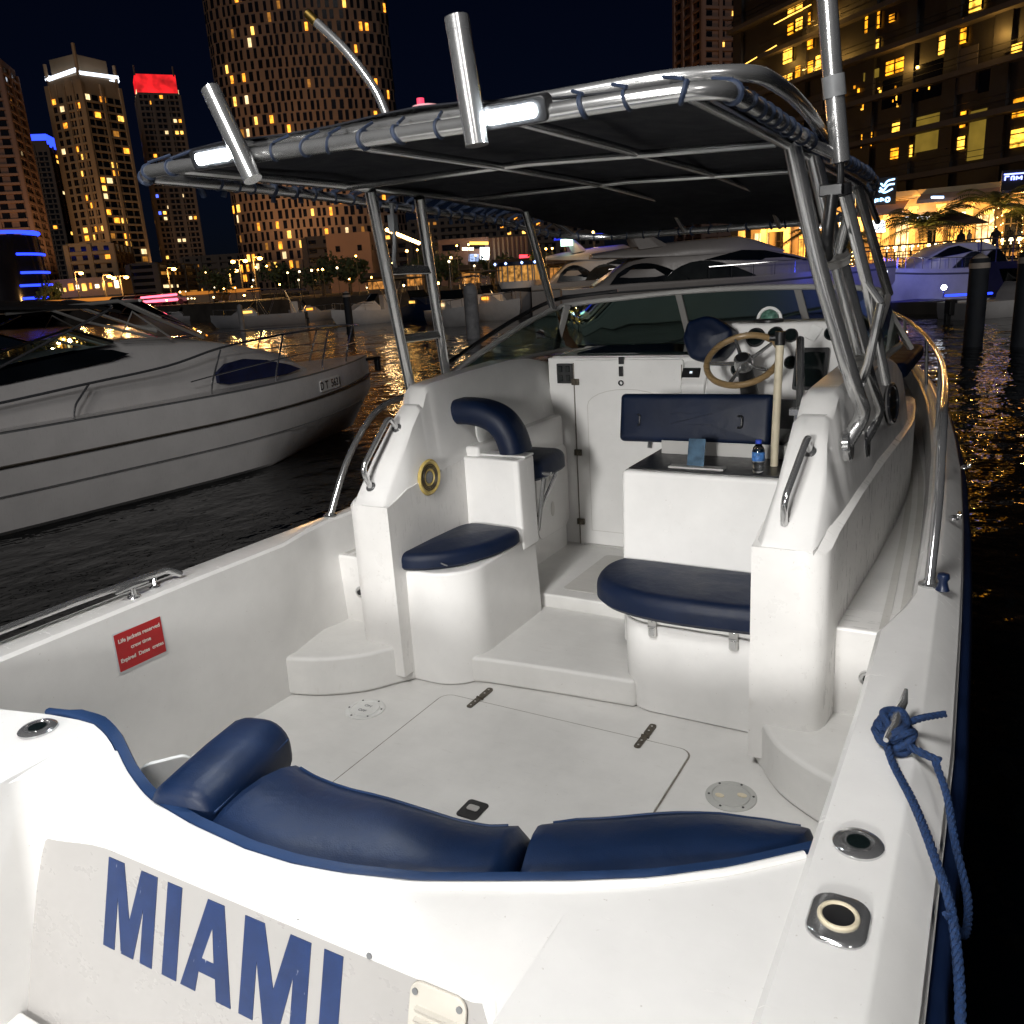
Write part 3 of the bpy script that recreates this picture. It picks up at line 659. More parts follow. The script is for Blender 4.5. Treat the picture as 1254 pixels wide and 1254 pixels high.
# vent grille and screws on the transom
VM = frame(tp(.738, .535, .001), (1, .024, 0), (0, .28, .96))
mb = MB(VM); mb.prism(rrect(.115, .22, .022), 0, .008); vg = mb.build('transom_vent', MAT['ventp'], boat, bevel=.003)
mb = MB(VM)
for k in range(9):
    y = .062 - k*.019; mb.loft([[(-.042, y-.007, .008), (-.042, y+.007, .008), (-.042, y+.003, .015)], [(.042, y-.007, .008), (.042, y+.007, .008), (.042, y+.003, .015)]])
mb.build('vent_louvre', simple('vent_louvre_plastic', (.50, .475, .42), .5), vg)
mb = MB(VM)
for x in (-.045, .045): mb = MB(VM); mb.prism(circ(.006, 10, x, .092), .008, .0105); mb.build('screw', MAT['grey'], vg)
for x, z in ((.415, .662), (.585, .645)):
    mb = MB(frame(tp(x, z, .001), (1, 0, 0), (0, .28, .96))); mb.prism(circ(.006, 10), 0, .003); mb.build('screw', MAT['grey'], tr)
# chrome fittings: gunwale fillers and rod holders
def fitting(x, y, z, kind):
    mb = MB(Matrix.Translation((x, y, z)))
    if kind == 'round':
        mb.lathe([(.046, 0), (.046, .005), (.041, .009), (.030, .010), (.028, .004), (.026, .004), (.024, .008), (.001, .009)], 36)
        f = mb.build('deck_filler', MAT['chrome'], boat, smooth=35)
        mb = MB(Matrix.Translation((x, y, z+.009))); mb.prism(circ(.006, 10, .010, .002), 0, .002); mb.prism(circ(.006, 10, -.010, -.002), 0, .002); mb.prism(circ(.021, 24, 0, 0), -.0025, .0005)
        mb.build('filler_cap', MAT['darkglass'], f)
    else:
        mb.puff(rrect(.098, .12, .035, 5), 0, .010, .008, .001, .001); f = mb.build('rod_holder_plate', MAT['chrome'], boat, smooth=40)
        mb = MB(Matrix.Translation((x, y, z+.012))); mb.ring(.030, .0045, 28, 8); mb.build('holder_lip', MAT['cream'], f)
        mb = MB(Matrix.Translation((x, y, z+.0115))); mb.prism(circ(.028, 24), 0, .0012); mb.build('holder_mouth', MAT['black'], f)
fitting(1.318, 1.463, .72, 'round'); fitting(1.318, 1.247, .72, 'square'); fitting(-.55, .985, .776, 'round')
# bench cushions along the curved transom
def Bk(x): return fwd(x) + .004
FR = [(-.30, 1.30), (-.14, 1.33), (-.02, 1.335), (.12, 1.305), (.25, 1.29), (.40, 1.29), (.52, 1.295), (.60, 1.305), (.665, 1.335), (.76, 1.42), (.87, 1.475), (.95, 1.515), (1.04, 1.555), (1.13, 1.578), (1.20, 1.575), (1.235, 1.56)]
def bench(x0b, x1b, x0f, x1f, n, name, zt=.70, lab=None):
    secs = []
    for i in range(n+1):
        t = i/n; xb = x0b + (x1b-x0b)*t; xf = x0f + (x1f-x0f)*t
        e = min(1, min(t, 1-t) / .035); e = math.sqrt(max(0, 1-(1-e)**2))
        b = Vector((xb, Bk(xb) + .022, 0)); f = Vector((xf, interp(FR, xf), 0)); d = f - b
        row = []
        for u, z in ((0, .50), (0, zt-.035), (.0, zt-.012), (.06, zt-.002), (.15, zt+.006), (.32, zt+.012), (.5, zt+.010), (.68, zt+.0), (.82, zt-.018), (.93, zt-.055), (.985, zt-.10), (1.0, zt-.15), (.96, zt-.2), (.6, .48)):
            p = b + d*u; zz = .57 + (z - .57)*(.55 + .45*e) if z > .57 else z
            row.append((p.x, p.y, zz + .006*math.sin(t*9+u*4)*e))
        secs.append(row)
    mb = MB(); mb.loft(secs); o = mb.build(name, MAT['vinyl'], boat, smooth=70, label=lab)
    mb = MB(); mb.tube([Vector(q[8]) + Vector((0, 0, .001)) for q in secs[2:-2]], .0035, 6); mb.build('piping', MAT['flange'], o)
    return o
bench(.045, .744, .03, .674, 34, 'bench_cushion', .695)
bench(.746, 1.232, .676, 1.238, 28, 'bench_cushion', .69)
# bolster at the port end and blue backing strip
secs = []; a, b = Vector((-.035, .992, .665)), Vector((-.108, 1.312, .668)); d = (b-a).normalized(); nn = Vector((d.y, -d.x, 0))
for t, k in ((-.03, .80), (0, .92), (.05, 1), (.3, 1.02), (.6, 1.03), (.9, 1), (.95, .94), (.98, .80), (1.0, .5)):
    p = a.lerp(b, t); secs.append([p + nn*u*k + Vector((0, 0, w*k)) for u, w in rrect(.185, .17, .070, 6)])
mb = MB(); mb.loft(secs); bl = mb.build('bolster_cushion', MAT['vinyl'], boat, smooth=70)
mb = MB(); mb.tube([a.lerp(b, t) + nn*.088*(1 if t < .97 else .8) + Vector((0, 0, .034)) for t in (0, .2, .4, .6, .8, .92)], .0035, 6); mb.build('piping', MAT['flange'], bl)
rows = []
for i in range(60):
    x = -.62 + (1.236+.62)*i/59; y = fwd(x); z = topz(x)
    k = 1 if x > -.55 else .5
    rows.append([(x, y+.003, z-.1), (x, y+.003, z+.004), (x, y+.008, z+.009), (x, y+.026*k+.004, z+.009), (x, y+.030*k+.004, z), (x, y+.030*k+.004, z-.1)])
mb = MB(); mb.loft(rows); mb.build('cushion_backing', MAT['flange'], boat, smooth=50)
mb = MB(); mb.tube([(x, fwd(x)-.004, topz(x)+.002) for x in [-.3 + 1.53*i/50 for i in range(51)]], .009, 8); mb.build('transom_lip', MAT['gel'], boat)
mb = MB(); mb.box((1.2425, .62, .7005), (.004, 1.62, .006)); mb.build('deck_joint', MAT['seam'], boat)
mb = MB(frame((-.335, 1.17, .60), (.6, .8, 0), (0, -.3, 1))); mb.prism(rrect(.13, .10, .03), 0, .012); mb.build('bench_bracket', MAT['white'], boat, bevel=.003)

# red sign on the port inner wall
SM = frame((-1.2405, 1.748, .56), (0, 1, -.01), (0, 0, 1))
mb = MB(SM); mb.prism(rrect(.212, .158, .004), 0, .002); sg = mb.build('warning_plate', simple('plate_border', (.55, .57, .58), .4), boat)
mb = MB(SM); mb.prism(rrect(.200, .146, .002), .002, .0028); mb.build('plate_face', MAT['red'], sg)
mb = MB(SM)
for tx, ty, sz in (('Life jackets reserved', .042, .0215), ('crew time', .005, .021), ('Expired  Dates  crates', -.034, .0205)):
    v, f = text_mesh(tx, sz, .0004, bold=.0004); mb.add([(x+.002, y+ty, z+.0034) for x, y, z in v], f)
mb.build('plate_lettering', simple('sign_white', (.7, .66, .6), .5), sg, smooth=0)

# ------------------------------------------------------------------ gunwale rails and cleats
p = fillet([(1.33, 2.93, .72), (1.33, 3.10, .98), (1.31, 3.36, 1.21), (1.28, 4.0, 1.22), (1.20, 5.2, 1.18), (1.10, 6.2, 1.16), (.95, 7.2, 1.18), (.7, 8.4, 1.22), (.35, 9.5, 1.27), (0, 10.1, 1.3)], .3, 6)
for s in (1, -1):
    q = [(v.x*s, v.y, v.z) for v in p]
    mb = MB(); mb.tube(q, .0165, 14); r = mb.build('bow_rail', MAT['chrome'], boat)
    mb = MB(Matrix.Translation((1.33*s, 2.93, .72))); mb.lathe([(.034, 0), (.034, .006), (.022, .012), (.017, .02)], 24); mb.build('rail_flange', MAT['chrome'], r)
    for y0, y1 in ((4.3, 4.15), (5.7, 5.5), (7.2, 7.0), (8.6, 8.4)):
        x0 = interp(SHEER, y0) - .09; mb = MB(); tp_ = min(q, key=lambda v: abs(v[1]-y1)); mb.tube([(x0*s, y0, .72 if y0 < 6 else .78), tp_], .0125, 10); mb.build('rail_stanchion', MAT['chrome'], r)
# bollard behind the rail foot, deck eyes
for s in (1,):
    mb = MB(Matrix.Translation((1.372*s, 2.90, .72))); mb.lathe([(.022, 0), (.018, .01), (.013, .03), (.020, .042), (.017, .056), (.001, .06)], 20); mb.build('fender_button', MAT['navyhull'], boat, smooth=50)
    for y in (3.75, 4.7): 
        mb = MB(Matrix.Translation((1.36*s, y, .72))); mb.lathe([(.02, 0), (.02, .006), (.012, .016), (.001, .02)], 16); mb.box((.02, .03, .012), (.02, .05, .02)); mb.build('deck_eye', MAT['chrome'], boat, bevel=.003)
# long low handrail on the port quarter
pr = fillet([(-1.30, 2.02, .735), (-1.325, 1.98, .765), (-1.335, 1.6, .772), (-1.34, .9, .772), (-1.34, .2, .772)], .05, 5)
mb = MB(); mb.tube(pr, .0135, 12); r = mb.build('quarter_rail', MAT['chrome'], boat)
for y in (1.9, .7):
    mb = MB(); mb.tube([(-1.31, y, .722), (-1.333, y+.02, .765)], .009, 10); mb.M = Matrix.Translation((-1.31, y, .72)); mb.lathe([(.022, 0), (.022, .005), (.010, .012)], 16); mb.build('rail_bracket', MAT['chrome'], r)
mb = MB(Matrix.Translation((-1.30, 1.80, .72)))
mb.lathe([(.026, 0), (.024, .006), (.010, .012), (.009, .036)], 18); mb.tube([(.0, -.07, .040), (0, 0, .046), (0, .07, .040)], [.006, .012, .006], 10); mb.build('deck_cleat', MAT['chrome'], boat)
# ------------------------------------------------------------------ canopy frame (T-top)
def dz(x): return -.028*x + .004
A = lambda x, y, z: (x, y, z + dz(x))
# outer hoop
hoop = fillet([A(-.99, 1.93, 2.155), A(-.90, 1.86, 2.160), A(-.545, 1.84, 2.160), (.46, 1.84, 2.155), (.74, 1.838, 2.152), (.93, 1.87, 2.152), (.925, 2.2, 2.151), (.905, 2.77, 2.15), (.892, 3.38, 2.15), (.898, 4.1, 2.145), (.90, 4.45, 2.12), (.84, 4.72, 2.04), (.66, 4.90, 1.985), A(-.72, 4.92, 1.975), A(-.95, 4.75, 2.0), A(-1.02, 4.2, 2.075), A(-1.03, 3.2, 2.125), A(-1.02, 2.5, 2.15), A(-.99, 1.93, 2.155)], .13, 6)
mb = MB(); mb.tube(hoop, .0195, 16); fr = mb.build('canopy_frame', MAT['steel'], boat)
# second aft tube
up = fillet([A(-.52, 1.93, 2.205), (.30, 1.93, 2.203), (.80, 1.955, 2.205), (.955, 2.03, 2.202), (.965, 2.3, 2.200), (.945, 2.65, 2.197), (.91, 3.1, 2.182), (.893, 3.35, 2.155)], .14, 7)
mb = MB(); mb.tube(up, .0185, 14); mb.build('frame_tube', MAT['steel'], fr)
ft = lambda p, r=.0135: MB().tube(p, r, 12).build('frame_tube', MAT['steel'], fr)
ft(fillet([A(-.84, 1.95, 2.165), A(-.82, 2.86, 2.16), A(-.84, 3.6, 2.15), A(-.86, 4.4, 2.12), A(-.86, 4.9, 1.98)], .2, 5), .0165)
ft(fillet([(.86, 1.86, 2.148), (.85, 2.83, 2.140), A(.84, 3.6, 2.15), A(.86, 4.4, 2.12), A(.86, 4.9, 1.98)], .2, 5), .0165)
ft(fillet([A(-.12, 1.86, 2.17), A(-.10, 2.69, 2.168), A(-.13, 3.6, 2.165), A(-.17, 4.6, 2.13), A(-.18, 4.92, 1.98)], .1, 5))
ft(fillet([A(.42, 1.86, 2.17), A(.40, 2.70, 2.168), A(.38, 3.6, 2.165), A(.36, 4.6, 2.13), A(.36, 4.92, 1.98)], .1, 5))
for y, z in ((2.72, 2.160), (3.62, 2.155), (4.62, 2.118)):
    ft([A(-.84, y, z-.006), A(0, y, z+.012), A(.84, y, z-.006)], .0125)
# lacing round the hoop
def lacing(path, a, b, pitch, R, r=.0042, skip=None):
    P = [Vector(p) for p in path]; L = [0]
    for p, q in zip(P, P[1:]): L.append(L[-1] + (q-p).length)
    tot = L[-1]; s = a*tot; out = []; ph = 0; i = 0
    mb = MB()
    rnd = random.Random(int(a*1000)+3)
    while s < b*tot:
        i = max(k for k in range(len(L)-1) if L[k] <= s); t = (s - L[i]) / max(1e-6, L[i+1]-L[i])
        p = P[i].lerp(P[i+1], t); d = (P[i+1]-P[i]).normalized()
        if not (skip and skip(p)):
            mb = MB(); M = frame(p, d.orthogonal(), d.cross(d.orthogonal())); tilt = rnd.uniform(.05, .45)
            mb.M = M @ Matrix.Rotation(rnd.uniform(0, 6.28), 4, 'Z') @ Matrix.Rotation(tilt, 4, 'X')
            mb.ring(R*1.03, rnd.choice([r, r*1.5]), 16, 6)
            # short end going up to the canvas
            mb.M = Matrix.Identity(4); q = p + Vector((0, 0, .03)); c = Vector((p.x*.93, p.y + (.04 if p.y < 3 else -.04), p.z+.045))
            mb.tube([q - Vector((0, 0, .004)), c], r, 5); mb.build('lacing_loop', MAT['lace'], fr)
        s += pitch * rnd.uniform(.75, 1.3)

notlamp = lambda p: p.y < 1.95 and (-.68 < p.x < -.40 or .30 < p.x < .58)
lacing(hoop, .0, .97, .098, .0208, skip=notlamp)
# canvas top
rows = []
for i in range(17):
    y = 1.90 + (4.92 - 1.90)*i/16
    zc = interp([(1.9, 2.205), (2.4, 2.205), (3.2, 2.185), (4.0, 2.15), (4.5, 2.09), (4.8, 2.03), (4.92, 1.995)], y)
    hw = interp([(1.9, .90), (2.05, .985), (2.8, .985), (3.4, .95), (4.2, .90), (4.6, .80), (4.92, .62)], y)
    L = []
    for k in range(13):
        u = -1 + k/6; sag = .008*math.sin(i*1.7+k*1.1)
        L.append(A(hw*u*(.90 if u > 0 else 1), y, zc + .022*(1-u*u) - .02*abs(u)**6 + sag))
    rows.append(L + [(p[0], p[1], p[2]-.004) for p in reversed(L)])
mb = MB(); mb.loft(rows); mb.build('canopy_canvas', MAT['canvas'], fr, smooth=60)
mb = MB()
rnd = random.Random(2)
for k in range(22):
    y = 2.05 + k*.12; z = interp([(1.9, 2.18), (3.2, 2.15), (4.2, 2.10), (4.8, 2.03)], y)
    x = -1.0; mb = MB(); mb.tube([A(-.93, y, z+.03), A(-1.02, y+rnd.uniform(-.02, .02), z-.0), A(-1.03, y+rnd.uniform(-.03, .03), z - rnd.uniform(.03, .075))], [.012, .008, .011], 6); mb.build('canvas_tie', MAT['lace'], fr)

# legs: ladder pair each side, forward braces
def leg(p, r=.022, fl=None): 
    return MB().tube(p, r, 16).build('canopy_leg', MAT['steel'], fr)
for s in (1, -1):
    d = dz(s)
    if s > 0:
        a = leg(fillet([(.862, 2.83, 2.145), (.94, 2.93, 1.76), (1.045, 3.04, 1.375), (1.066, 3.20, 1.245), (1.008, 3.155, 1.135)], .10, 7), .0275)
        b = leg(fillet([(.86, 3.17, 2.145), (.945, 3.28, 1.76), (1.048, 3.40, 1.34), (1.070, 3.60, 1.19), (1.012, 3.55, 1.06)], .10, 7), .0275)
    else:
        a = leg(fillet([(-.825, 2.87, 2.178), (-1.0, 3.257, 1.24), (-1.045, 3.32, 1.10), (-1.02, 3.30, 1.02)], .06, 5), .0255)
        b = leg(fillet([(-.825, 3.21, 2.165), (-1.0, 3.557, 1.33), (-1.05, 3.64, 1.12), (-1.03, 3.62, 1.04)], .06, 5), .0255)
    for o, q in ((a, (1.018, 3.16, 1.135) if s > 0 else (-1.035, 3.30, 1.02)), (b, (1.026, 3.555, 1.06) if s > 0 else (-1.045, 3.62, 1.04))):
        mb = MB(frame(q, (0, 1, 0), (-.1*s, 0, 1))); mb.lathe([(.058, -.010), (.058, .010), (.050, .016), (.001, .016)], 28); mb.build('leg_flange', MAT['chrome'], o)
    if s < 0:
        for z in (1.862, 1.555):
            ta, tb = (2.178-z)/.938, (2.165-z)/.835
            p = Vector((-.825-.175*ta, 2.87+.387*ta, z)); q = Vector((-.825-.175*tb, 3.21+.347*tb, z-.004))
            mb = MB(); mb.M = frame((p+q)/2, (q-p), Vector((0, 0, 1))); mb.prism(rrect((q-p).length, .040, .006), -.014, .014); mb.build('ladder_rung', MAT['steel'], fr, bevel=.006, seg=3)
        mb = MB(); mb.tube(fillet([(-.80, 2.97, 2.13), (-.80, 2.97, 1.97), (-.84, 3.0, 1.90), (-.905, 3.10, 1.86)], .07, 5), .009, 8); mb.box((-.80, 2.97, 2.05), (.03, .03, .07)); mb.build('cable_conduit', MAT['grey'], fr)
    # forward brace down to the windscreen corner
    leg([(.85*s, 4.22, 2.12+d), (.955*s, 4.70, 1.60)], .0225)
# sleeve and clamps on the starboard ladder
mb = MB(); mb.tube([(.938, 3.28, 1.79), (1.028, 3.38, 1.43)], .034, 16); mb.build('leg_sleeve', MAT['steel'], fr)
for t, r, h in ((0, .041, .05), (1, .040, .045)):
    p = Vector((.938, 3.28, 1.79)).lerp(Vector((1.028, 3.38, 1.43)), t); d = Vector((.09, .10, -.36)).normalized()
    mb = MB(); mb.tube([p - d*h/2, p + d*h/2], r, 16); mb.tube([p - d*.006, p + d*.006], r+.005, 16); mb.build('sleeve_clamp', MAT['alu'], fr, bevel=.003)
mb = MB(); mb.tube(fillet([(.94, 3.27, 1.80), (.985, 3.17, 1.93), (1.0, 3.06, 1.98)], .03, 4), .021, 12); mb.build('strut_arm', MAT['steel'], fr)
# outrigger pole and folded outrigger arm
ox, oy = 1.0, 3.0
mb = MB(); mb.tube([(.985, 2.96, 2.085), (.955, 2.92, 2.36), (.93, 2.89, 2.62), (.90, 2.86, 2.95)], .0295, 18); orr = mb.build('outrigger_pole', MAT['steel'], boat)
mb = MB(); mb.tube([(.966, 2.933, 2.27), (.959, 2.925, 2.33)], .034, 18); mb.build('pole_collar', MAT['grey'], orr)
mb = MB(); mb.tube([(.988, 2.965, 1.985), (.985, 2.96, 2.02)], .036, 16); mb.tube([(.988, 2.965, 2.02), (.985, 2.96, 2.09)], .012, 10); mb.box((.97, 2.93, 2.0), (.07, .07, .035)); mb.build('pole_bracket', MAT['black'], orr, bevel=.005)
mb = MB(); mb.tube([(.90, 2.90, 2.145), (.985, 2.96, 2.10)], .018, 12); mb.build('bracket_arm', MAT['steel'], orr)
mb = MB(); mb.tube(fillet([(.975, 2.90, 1.985), (.965, 2.90, 1.86), (.95, 3.0, 1.80)], .03, 4), .019, 12); mb.build('rubber_sleeve', MAT['black'], orr)
mb = MB(); mb.tube([(1.0, 2.97, 1.99), (1.06, 3.12, 1.71), (1.115, 3.34, 1.34)], [.021, .019, .017], 12); mb.tube([(1.058, 3.11, 1.715), (1.108, 3.12, 1.64)], .012, 10); mb.tube([(1.108, 3.12, 1.64), (1.075, 3.16, 1.44), (1.04, 3.2, 1.33)], .015, 10); mb.build('outrigger_arm', MAT['chrome'], orr)
# forward steel strut under the console side
mb = MB(); mb.tube([(.70, 3.86, 1.46), (.77, 3.56, 1.20)], .017, 12); mb.build('console_handhold', MAT['chrome'], boat)

# lamps
LP = []
for lx, ly in ((-.545, 1.818), (.455, 1.81)):
    z = 2.168 + dz(lx)
    M = frame((lx, ly, z), (1, 0, 0), (0, -.30, .95))
    mb = MB(M); mb.prism(rrect(.185, .056, .014), -.040, .0); lo = mb.build('work_lamp', MAT['black'], boat, bevel=.004)
    mb = MB(M); mb.prism(rrect(.135, .030, .012), .0005, .004); mb.build('lamp_lens', MAT['led'], lo)
    mb = MB(M); mb.box((0, .0, -.05), (.05, .03, .03)); mb.build('lamp_bracket', MAT['alu'], lo, bevel=.003)
    LP.append((lx, ly, z))
# rod holders on the aft hoop
def rod(p, q, r=.0195):
    p, q = Vector(p), Vector(q); d = (q-p).normalized()
    mb = MB(); u = d.orthogonal(); secs = []
    prof = [(r, 0), (r, 1), (r*.86, 1), (r*.86, .55), (.001, .55)]
    w = d.cross(u)
    for rr, t in prof: secs.append([p.lerp(q, t) + (u*math.cos(2*PI*k/20)+w*math.sin(2*PI*k/20))*rr for k in range(20)])
    mb.loft(secs, True, True); o = mb.build('rod_holder', MAT['steel'], boat, smooth=40)
    c = q - d*.0
    secs = []
    for rr, t in [(r*1.03, -.03), (r*1.03, .0), (r*.88, .0), (r*.88, -.03)]: secs.append([c + d*t + (u*math.cos(2*PI*k/20)+w*math.sin(2*PI*k/20))*rr for k in range(20)])
    secs.append(secs[0]); mb = MB(); mb.loft(secs, True, False); mb.build('holder_collar', MAT['steel'], o, smooth=40)
rod((-.367, 1.79, 2.105), (-.482, 1.79, 2.352)); rod((.377, 1.78, 2.10), (.346, 1.78, 2.372))
mb = MB(); pth = fillet([A(-.03, 2.0, 2.20), (-.06, 2.0, 2.30), (-.15, 2.0, 2.42), (-.26, 2.0, 2.52)], .08, 5); mb.tube(pth, .0125, 14); b = mb.build('bent_rod_holder', MAT['steel'], boat)
mb = MB(); mb.tube([(-.255, 2.0, 2.515), (-.285, 2.0, 2.543)], .0135, 14); mb.build('holder_tip', simple('brass_tip', (.55, .36, .10), .3, metal=1), b)
mb = MB(Matrix.Translation((.055, 2.05, 2.225))); mb.lathe([(.03, 0), (.042, .012), (.045, .028), (.035, .040), (.001, .044)], 28); d = mb.build('antenna_dome', simple('dome_red_lit', (.6, .3, .33), .4), boat, smooth=40)  # red light on the white dome is put into its colour
mb = MB(Matrix.Translation((.042, 2.045, 2.24))); mb.lathe([(.010, 0), (.010, .045)], 12); mb.build('dome_lamp', MAT['navred'], d)

# ------------------------------------------------------------------ loose things on the boat
bo = thing('water_bottle', (.655, 3.34, .972), 'small clear water bottle with blue label standing on the helm seat box', 'bottle')
M = Matrix.Translation((.655, 3.34, .973))
mb = MB(M); mb.lathe([(.001, .0), (.021, .0), (.024, .006), (.022, .016), (.025, .026), (.025, .036), (.023, .040), (.025, .046), (.025, .088), (.020, .104), (.011, .116), (.0105, .124), (.001, .124)], 24); mb.build('bottle_body', MAT['clear'], bo, smooth=60)
mb = MB(M); mb.lathe([(.0256, .050), (.0256, .086)], 24); mb.f = mb.f[:-2]; mb.build('bottle_label', simple('blue_label', (.05, .16, .42), .4, var=.6, scale=70), bo)
mb = MB(M); mb.lathe([(.0125, .119), (.0125, .134), (.001, .135)], 18); mb.build('bottle_cap', simple('blue_cap', (.02, .06, .5), .35), bo, smooth=35)

# mooring line tied round the starboard cleat
ck = MB(Matrix.Translation((1.337, 1.865, .72))); ck.lathe([(.03, 0), (.028, .006), (.012, .014), (.012, .045)], 18); ck.tube([(-.01, -.085, .052), (0, -.03, .056), (0, .03, .056), (.008, .085, .062), (.010, .11, .085)], [.006, .012, .013, .010, .004], 10)
ck.build('deck_cleat', MAT['steel'], boat)
rp = thing('mooring_rope', (1.34, 1.86, .73), 'frayed dark blue rope knotted round the starboard cleat and hanging over the side', 'rope')
mb = MB()
rnd = random.Random(5); c = Vector((1.337, 1.85, .75)); coil = []
for i in range(64):
    a = i*.62; r = .034 + .010*math.sin(i*.9) + .004*rnd.random()
    coil.append((c.x + r*math.cos(a)*.9, c.y + r*1.05*math.sin(a) + .008*math.sin(i*.37), c.z - .012 + .034*(i/64) + .014*math.sin(i*1.3)))
mb.tube(spline(coil, 3), .0085, 8)
mb.tube(spline([(1.33, 1.83, .775), (1.31, 1.87, .79), (1.345, 1.90, .785), (1.36, 1.85, .778), (1.32, 1.82, .76), (1.30, 1.87, .76)], 5), .0085, 8)
mb.build('rope_knot', MAT['rope'], rp)
def strand(pts, r=.0078, nm='rope_strand'):
    P = spline(pts, 8); mb = MB(); L = 0
    for ph in (0, 2*PI/3, 4*PI/3):
        path = []; L = 0
        for i, p in enumerate(P):
            if i: L += (p - P[i-1]).length
            d = (P[min(i+1, len(P)-1)] - P[max(0, i-1)]).normalized(); u = d.orthogonal().normalized(); w = d.cross(u)
            a = ph + L*150; path.append(p + (u*math.cos(a) + w*math.sin(a))*r*.48)
        mb.tube(path, r*.62, 6)
    return mb.build(nm, MAT['rope'], rp)
def dense(pts, n): return spline(pts, n)
strand(dense([(1.345, 1.86, .765), (1.385, 1.90, .775), (1.432, 1.962, .765)], 8))
strand(dense([(1.345, 1.83, .752), (1.39, 1.80, .750), (1.435, 1.79, .742)], 8), .0085)
strand(dense([(1.325, 1.81, .752), (1.35, 1.74, .738), (1.40, 1.62, .734), (1.445, 1.50, .715), (1.487, 1.40, .66), (1.512, 1.25, .56), (1.516, 1.08, .36), (1.515, .9, .12), (1.51, .7, -.2)], 7), .0085)
strand(dense([(1.425, 1.79, .742), (1.455, 1.72, .705), (1.478, 1.63, .66), (1.508, 1.55, .60), (1.506, 1.45, .60), (1.475, 1.40, .675)], 7), .0075)
# ------------------------------------------------------------------ water and neighbouring boats
def watermat():
    m, nt, b = newmat('harbour_water')
    b.inputs['Base Color'].default_value = (.0012, .0022, .0032, 1); b.inputs['Roughness'].default_value = .03
    b.inputs['IOR'].default_value = 1.33
    def wv(scale, st, det, w):
        n = noise(nt, scale, det, .55, stretch=st)
        k = nt.nodes.new('ShaderNodeMath'); k.operation = 'MULTIPLY'; k.inputs[1].default_value = w
        nt.links.new(n.outputs['Fac'], k.inputs[0]); return k
    a, c, d = wv(.8, (1.2, .9, 1), 2, .75), wv(4.2, (1.0, .75, 1), 2, .20), wv(.2, (1, 1, 1), 2, 1.0)
    s1 = nt.nodes.new('ShaderNodeMath'); nt.links.new(a.outputs[0], s1.inputs[0]); nt.links.new(c.outputs[0], s1.inputs[1])
    s2 = nt.nodes.new('ShaderNodeMath'); nt.links.new(s1.outputs[0], s2.inputs[0]); nt.links.new(d.outputs[0], s2.inputs[1])
    bump(nt, b, s2.outputs[0], .65, .18)
    return m
mb = MB(); mb.box((0, 100, WATER-.01), (900, 900, .02)); tag(mb.build('water', watermat(), smooth=0), kind='structure')

MAT['hullwhite'] = gelcoat('moored_hull_white', (.72, .70, .69), .8, .3)
MAT['hullgrey'] = gelcoat('moored_hull_grey', (.34, .34, .36), .8, .35)
MAT['window'] = simple('boat_window_black', (.006, .008, .010), .08, var=.3, scale=2, spec=.7)
MAT['tarp'] = simple('black_boat_canvas', (.006, .006, .008), .8, var=.3, scale=9)
MAT['bluetarp'] = simple('blue_boat_canvas', (.008, .015, .07), .7, var=.3, scale=7)
MAT['piling'] = simple('weathered_pile', (.018, .022, .030), .7, var=.4, scale=3)
MAT['pilecap'] = simple('pale_pile_cap', (.42, .36, .31), .6, var=.2, scale=5)

def hull_secs(L, B, zs, zk, bowf=1.0, n=14, flare=.9):
    """bow at y=0, stern at y=-L; zs(t): sheer height above water"""
    secs = []
    for i in range(n+1):
        t = i/n; t2 = t**1.35
        y = -L*t2
        w = B/2 * min(1, max(.015, 1 - (1 - min(1, t2/.42))**2.1)) * (1 - .08*max(0, t2-.6)/.4)
        z = zs(t2); k = max(0, 1 - t2/.30); wl = w*(flare - .55*k)
        yk = y - k*L*.10
        secs.append([(w, y, z), (w*1.005, y, z-.10), (w*.99, y, z*.55), (wl, y - k*L*.05, .05), (wl*.7, yk, -.25 + .2*k), (0, yk, -.5 + .45*k)])
    return [q + [(-x, y, z) for x, y, z in reversed(q[:-1])] for q in secs]

